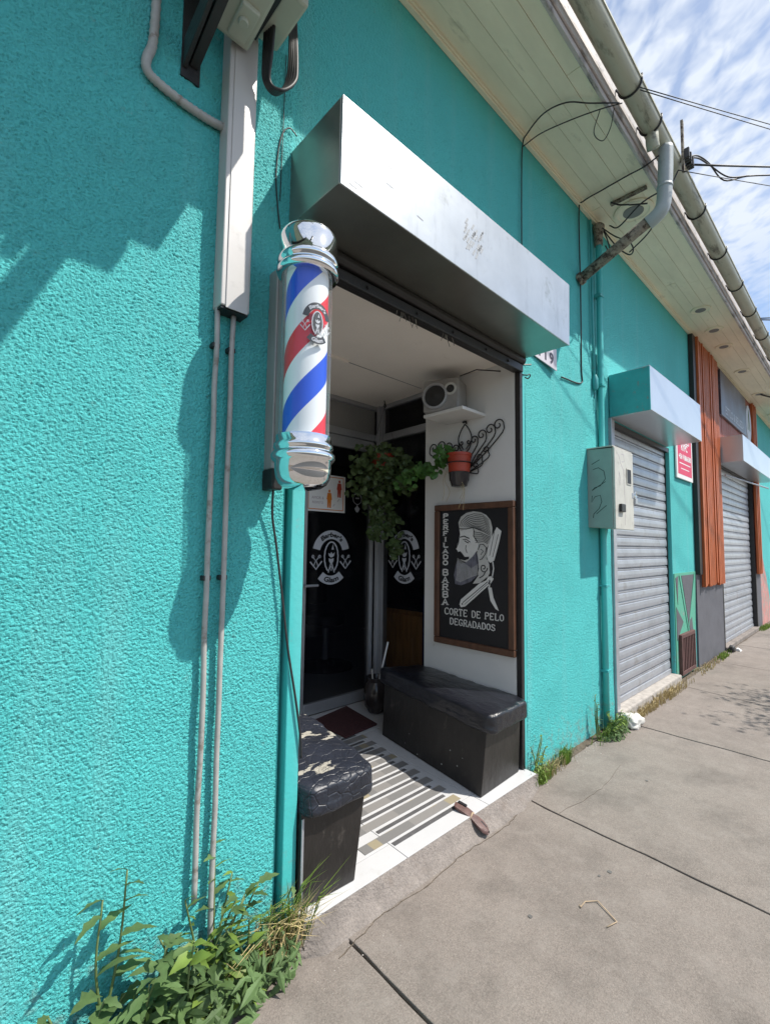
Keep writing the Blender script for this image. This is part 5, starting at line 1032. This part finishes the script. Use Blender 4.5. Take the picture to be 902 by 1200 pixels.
wire('cable_tangle', 'tangle of black cables between the service pipe head and the gutter', gt[0], .0055, extra=[(g_, .005) for g_ in gt[1:]])
part_t = MB().tube(bez([(3.66, -.20, 4.10), (3.72, -.24, 4.09), (3.74, -.30, 4.07), (3.80, -.30, 4.10), (3.86, -.40, 4.09)], 5), .006, 6); solo('loose_cable_end', part_t, 'cable', 'short curled black cable end on the soffit beside the round vent', 'cable', (3.66, -.2, 4.1), smooth=True)
t = thing('line_anchor', 'dark steel bracket with clamp at the gutter where the street cables start', 'cable anchor', (3.80, -.64, 4.1))
part('bar', MB().box(3.790, 3.815, -.668, -.652, 4.16, 4.56), 'rustpipe', t); cl = MB()
for k in range(6): cl.box(3.80+k*.03, 3.82+k*.03, -.70+.006*(k % 2), -.655, 4.262+.004*(k % 3), 4.335)
part('clamp', cl, 'black', t, bev=.003)
def span(p0, d, L_, sag): return [tuple(Vector(p0)+Vector(d)*(L_*s)-Vector((0, 0, sag*4*s*(1-s))) for s in (0, .05, .12, .25, .5, .75, 1))]
def street_wire(name, label, p0, p1, sag, r, extra=None, m='cable'):
    P0, P1 = Vector(p0), Vector(p1); pts = [tuple(P0.lerp(P1, s)-Vector((0, 0, sag*4*s*(1-s)))) for s in [i/24 for i in range(25)]]
    mb = MB().tube(pts, r, 6)
    for e in (extra or []): mb.tube(bez(e, 6), r*.8, 6)
    return solo(name, mb, m, label, 'overhead cable', p0, 'cables crossing the sky from the gutter', smooth=True)
g_ = 'cables crossing the sky from the gutter'
street_wire('overhead_cable', 'thick twisted black cable leaving the clamp towards the street', (3.96, -.68, 4.30), (3.96+9.9, -.68-3.5, 4.30+4.0), .10, .0075, [[(3.86, -.68, 4.30), (4.06, -.70, 4.42), (4.22, -.74, 4.43), (4.40, -.80, 4.36), (4.60, -.92, 4.44), (4.85, -1.05, 4.52)], [(3.86, -.66, 4.30), (4.04, -.70, 4.39), (4.20, -.74, 4.41), (4.38, -.83, 4.36), (4.62, -.93, 4.45)]])
street_wire('overhead_cable', 'upper one of two thin wires starting above the near gutter', (2.88, -.66, 4.15), (2.88+11.2, -.66-3.6, 4.15+3.35), .05, .003)
street_wire('overhead_cable', 'lower one of two thin wires starting above the near gutter', (2.89, -.66, 4.14), (2.88+11.2, -.66-3.6, 4.15+3.15), .05, .003)
street_wire('overhead_cable', 'single thin wire below the thick twisted cable', (3.70, -.65, 4.12), (3.7+10.1, -.65-3.05, 4.12+3.2), .05, .0032)
street_wire('overhead_cable', 'distant lower wire near the far end of the gutter, upper of the pair', (7.2, -.66, 4.26), (20, -4.6, 7.9), .05, .007)
street_wire('overhead_cable', 'distant lower wire near the far end of the gutter, lower of the pair', (7.2, -.66, 4.24), (20, -4.6, 7.5), .05, .007)

# ------------------------------------------------------------------ notices and far sign
t = thing('pink_notice', 'pink notice board with white lettering between the middle shutter and the timber cladding', 'notice', (6.25, 0, 2.2))
part('panel', MB().box(5.93, 6.585, -.022, -.004, 2.205, 2.78), 'paper', t, bev=.003); mpk = lambda u, v, d: (u, -.022-d, v)
part('print', MB().prism([(5.975, 2.255), (6.54, 2.255), (6.54, 2.74), (5.975, 2.74)], mpk, .0002, .0012), 'pink', t)
k_ = MB(); put_text(k_, 'CLASES', .11, mpk, .002, 6.27, 2.66, .003); put_text(k_, 'RYPC', .11, mpk, .002, 6.24, 2.575, .004); put_text(k_, '+56 9 8866380', .082, mpk, .002, 6.26, 2.46, .003)
k_.stroke([(6.03, 2.385), (6.48, 2.385)], .012, mpk, .0014, .002); k_.stroke([(6.08, 2.325), (6.42, 2.325)], .010, mpk, .0014, .002); part('lettering', k_, 'paper', t, kind='stuff')
t = thing('shop_name_board', 'weathered dark shop sign board with a pale oval above the last shutter box', 'sign', (9.3, 0, 3.35))
part('panel', MB().box(8.10, 10.0, -.06, -.028, 3.36, 4.03), 'signpanel', t, bev=.004); mpb = lambda u, v, d: (u, -.06-d, v)
k_ = MB(); put_text(k_, 'ESTILO & BELLEZA', .17, mpb, .002, 9.05, 3.47, .003); part('lettering', k_, 'vwhite', t, kind='stuff')
ovb = MB().prism([(10.22+.23*math.cos(q*PI/12), 3.62+.33*math.sin(q*PI/12)) for q in range(24)], mpb, -.030, .004); part('oval', ovb, 'vwhite', t)
part('oval_mark', MB().stroke([(10.12, 3.5), (10.22, 3.85), (10.3, 3.5)], .035, mpb, .0042, .008), 'leafb', t)
far_wire = street_wire('overhead_cable', 'dark cable sagging from the eave over the last shutter box', (10.2, -.25, 4.10), (22, -4.0, 4.6), .1, .012)

# ------------------------------------------------------------------ small things on the ground
me = rbox('plaster_lump', [(3.98, -.19), (4.14, -.19), (4.17, -.04), (3.99, -.03)], lambda x, y: -.003, lambda x, y: .085-.25*abs(x-4.06), 8, 3.0, .034, 16, 5)
for v in me.vertices: v.co = v.co-Vector((4.07, -.11, 0))
o = link('plaster_lump', me, 'plasticbag'); o.location = (4.07, -.11, 0); tag(o, 'white rounded lump of plaster at the foot of the middle shutter guide', 'stone')
t = thing('worn_shoe_sole', 'flattened brown leather shoe piece lying across the tile step', 'shoe', (2.04, -.13, .03))
ax0, ax1 = Vector((1.978, .004, .092)), Vector((2.015, -.168, .012)); dv2 = (ax1-ax0); wv = Vector((dv2.y, -dv2.x, 0)).normalized()
out = [(0, .014), (.06, .024), (.2, .027), (.38, .026), (.55, .025), (.75, .030), (.9, .027), (1.0, .010)]
mb = MB(); top = []; 
for s_, w in out:
    c = ax0+dv2*s_; c = c+Vector((0, 0, .004+.014*math.sin(PI*s_)))
    top.append((c, w))
for layer, dz_ in ((0, 0), (1, .011)):
    for c, w in top: mb.v += [tuple(c+wv*w+Vector((0, 0, dz_))), tuple(c+Vector((0, 0, dz_+layer*.007))), tuple(c-wv*w+Vector((0, 0, dz_)))]
n = len(top)
for i in range(n-1):
    for l0, fl in ((0, 1), (3*n, 0)):
        for j in range(2):
            f = (l0+3*i+j, l0+3*i+j+1, l0+3*(i+1)+j+1, l0+3*(i+1)+j); mb.f.append(f[::-1] if fl else f)
    mb.f.append((3*i, 3*(i+1), 3*n+3*(i+1), 3*n+3*i)); mb.f.append((3*i+2, 3*n+3*i+2, 3*n+3*(i+1)+2, 3*(i+1)+2))
part('sole', mb, 'shoe', t, auto=60)
c = ax0+dv2*.52+Vector((0, 0, .032)); part('strap', MB().tube([tuple(c+wv*.031-Vector((0, 0, .012))), tuple(c+Vector((0, 0, .006))), tuple(c-wv*.032-Vector((0, 0, .010)))], .0045, 6), 'twig', t, smooth=True)
part('heel_lining', MB().hexa([tuple(ax0+dv2*a+wv*b+Vector((0, 0, .018+.014*math.sin(PI*a)))) for a, b in ((.06, -.004), (.06, -.022), (.30, -.026), (.30, -.010))]+[tuple(ax0+dv2*a+wv*b+Vector((0, 0, .026+.014*math.sin(PI*a)))) for a, b in ((.06, -.004), (.06, -.022), (.30, -.026), (.30, -.010))]), 'board', t)
part('toe_hole', MB().hexa([tuple(ax0+dv2*a+wv*b+Vector((0, 0, .013+.018*math.sin(PI*a)))) for a, b in ((.76, -.004), (.76, -.014), (.92, -.012), (.92, -.004))]+[tuple(ax0+dv2*a+wv*b+Vector((0, 0, .021+.014*math.sin(PI*a)))) for a, b in ((.76, -.004), (.76, -.014), (.92, -.012), (.92, -.004))]), 'board', t)
tw = MB().tube([(1.912, -.655, .004), (1.902, -.664, .004), (1.945, -.664, .005), (1.983, -.697, .006), (1.932, -.788, .004), (1.88, -.772, .004)], .0022, 5); solo('bent_straw', tw, 'twig', 'thin bent straw loop lying on the sidewalk', 'straw', (1.93, -.7, 0), smooth=True)
stn = MB()
for (x_, y_, r_) in [(2.20, -.66, .010), (2.14, -.64, .006), (1.72, -.55, .009), (3.2, -.50, .008)]:
    stn.prism([(x_+r_*math.cos(q*PI/5)*(1+.2*math.sin(q*2.3)), y_+r_*math.sin(q*PI/5)) for q in range(10)], lambda u, v, d: (u, v, d), .0006, .0016)
o = part('gum_spot', stn, 'gum', walk, kind='stuff')
# litter at the foot of the last shutter
me = rbox('dark_rag', [(7.98, -.12), (8.10, -.12), (8.12, -.05), (7.99, -.04)], lambda x, y: -.003, lambda x, y: .07, 5, 2.6, .02, 16, 2)
for v in me.vertices: v.co = v.co-Vector((8.04, -.08, 0))
o = link('dark_rag', me, 'black'); o.location = (8.04, -.08, 0); tag(o, 'small dark crumpled rag at the near corner of the last shutter', 'rag')
solo('paper_scrap', MB().hexa([(8.14, -.16, .001), (8.22, -.17, .001), (8.24, -.11, .001), (8.16, -.10, .001), (8.15, -.15, .03), (8.21, -.16, .02), (8.22, -.12, .04), (8.17, -.11, .03)]), 'paper', 'white paper scrap next to the dark rag', 'paper', (8.18, -.13, 0))


# ------------------------------------------------------------------ inside: stool, cabinet, counter
t = thing('barber_stool', 'dark round-based stool seen dimly through the glass door', 'stool', (3.05, 2.55, .12))
part('base', MB().lathe(3.05, 2.55, [(.30, .12), (.30, .14), (.10, .17), (.05, .20)], 28), 'smoke', t, auto=40); part('column', MB().lathe(3.05, 2.55, [(.035, .19), (.035, .55)], 14), 'steel', t, auto=40); part('seat', MB().lathe(3.05, 2.55, [(.17, .55), (.22, .58), (.22, .66), (.18, .69)], 26), 'vinyl', t, auto=40)
part('backrest', MB().box(2.90, 3.20, 2.72, 2.78, .75, 1.15), 'vinyl', t, bev=.02)
t = thing('wooden_cabinet', 'low orange-brown wooden cabinet behind the side glazing', 'cabinet', (3.15, 1.05, .12))
part('carcass', MB().box(2.95, 3.40, .45, 1.60, .12, .86), 'cabinet', t, bev=.004); part('door', MB().box(2.93, 2.949, .47, .90, .16, .82), 'cabinet', t, bev=.004); part('door', MB().box(2.93, 2.949, .92, 1.58, .16, .82), 'cabinet', t, bev=.004); part('top', MB().box(2.90, 3.42, .43, 1.62, .862, .885), 'blackwood', t)
solo('blue_post', MB().box(2.80, 2.84, .93, .965, .12, 1.02).box(2.79, 2.85, .92, .975, .12, .15), 'bluebox', 'slim dark blue post standing inside the side glazing', 'post', (2.82, .95, .12), bev=.004)

# ------------------------------------------------------------------ street tree out of frame whose branches shade the pavement
def tree(loc, label):
    t = thing('street_tree', label, 'tree', loc); r_ = random.Random(77); tk = MB(); ends = []
    x, y, z = loc
    tk.tube(bez([(x, y, -.1), (x+.03, y+.05, 1.0), (x-.05, y+.08, 2.1)], 5), [.10-.004*i for i in range(11)], 10)
    part('trunk', tk, 'bark', t, smooth=True); lm = MB()
    for k in range(9):
        a = k*2*PI/9+.3; L_ = r_.uniform(.7, 1.15); b = Vector((x-.05, y+.08, 2.05)); e = b+Vector((math.cos(a)*L_, math.sin(a)*L_*.8, r_.uniform(.35, 1.1))); m2 = b.lerp(e, .5)+Vector((0, 0, .12)); pp = bez([b, m2, e], 5); lm.tube(pp, [.035-.0028*i for i in range(len(pp))], 6); ends += pp[4:]
    part('limb', lm, 'bark', t, smooth=True); lf_ = MB()
    for k in range(2600):
        c = Vector(r_.choice(ends))+Vector((r_.gauss(0, .15), r_.gauss(0, .15), r_.gauss(0, .13))); n_ = Vector((r_.gauss(0, 1), r_.gauss(0, 1), r_.gauss(0, 1)+.6)).normalized(); a = n_.orthogonal().normalized(); b2 = n_.cross(a); s_ = r_.uniform(.02, .045)
        lf_.add([c-a*s_, c+b2*s_*.45, c+a*s_, c-b2*s_*.45], [(0, 1, 2, 3)])
    me = bpy.data.meshes.new('crown'); me.from_pydata([tuple(Vector(v)-Vector(loc)) for v in lf_.v], [], lf_.f); me.update(); o = link('crown', me, 'leaf', t); o['kind'] = 'stuff'
tree((6.85, -2.85, 0), 'small street tree at the kerb, out of view beyond the right edge')
print('objects', len(bpy.data.objects), 'tris', sum(len(m.polygons)*2 for m in bpy.data.meshes))
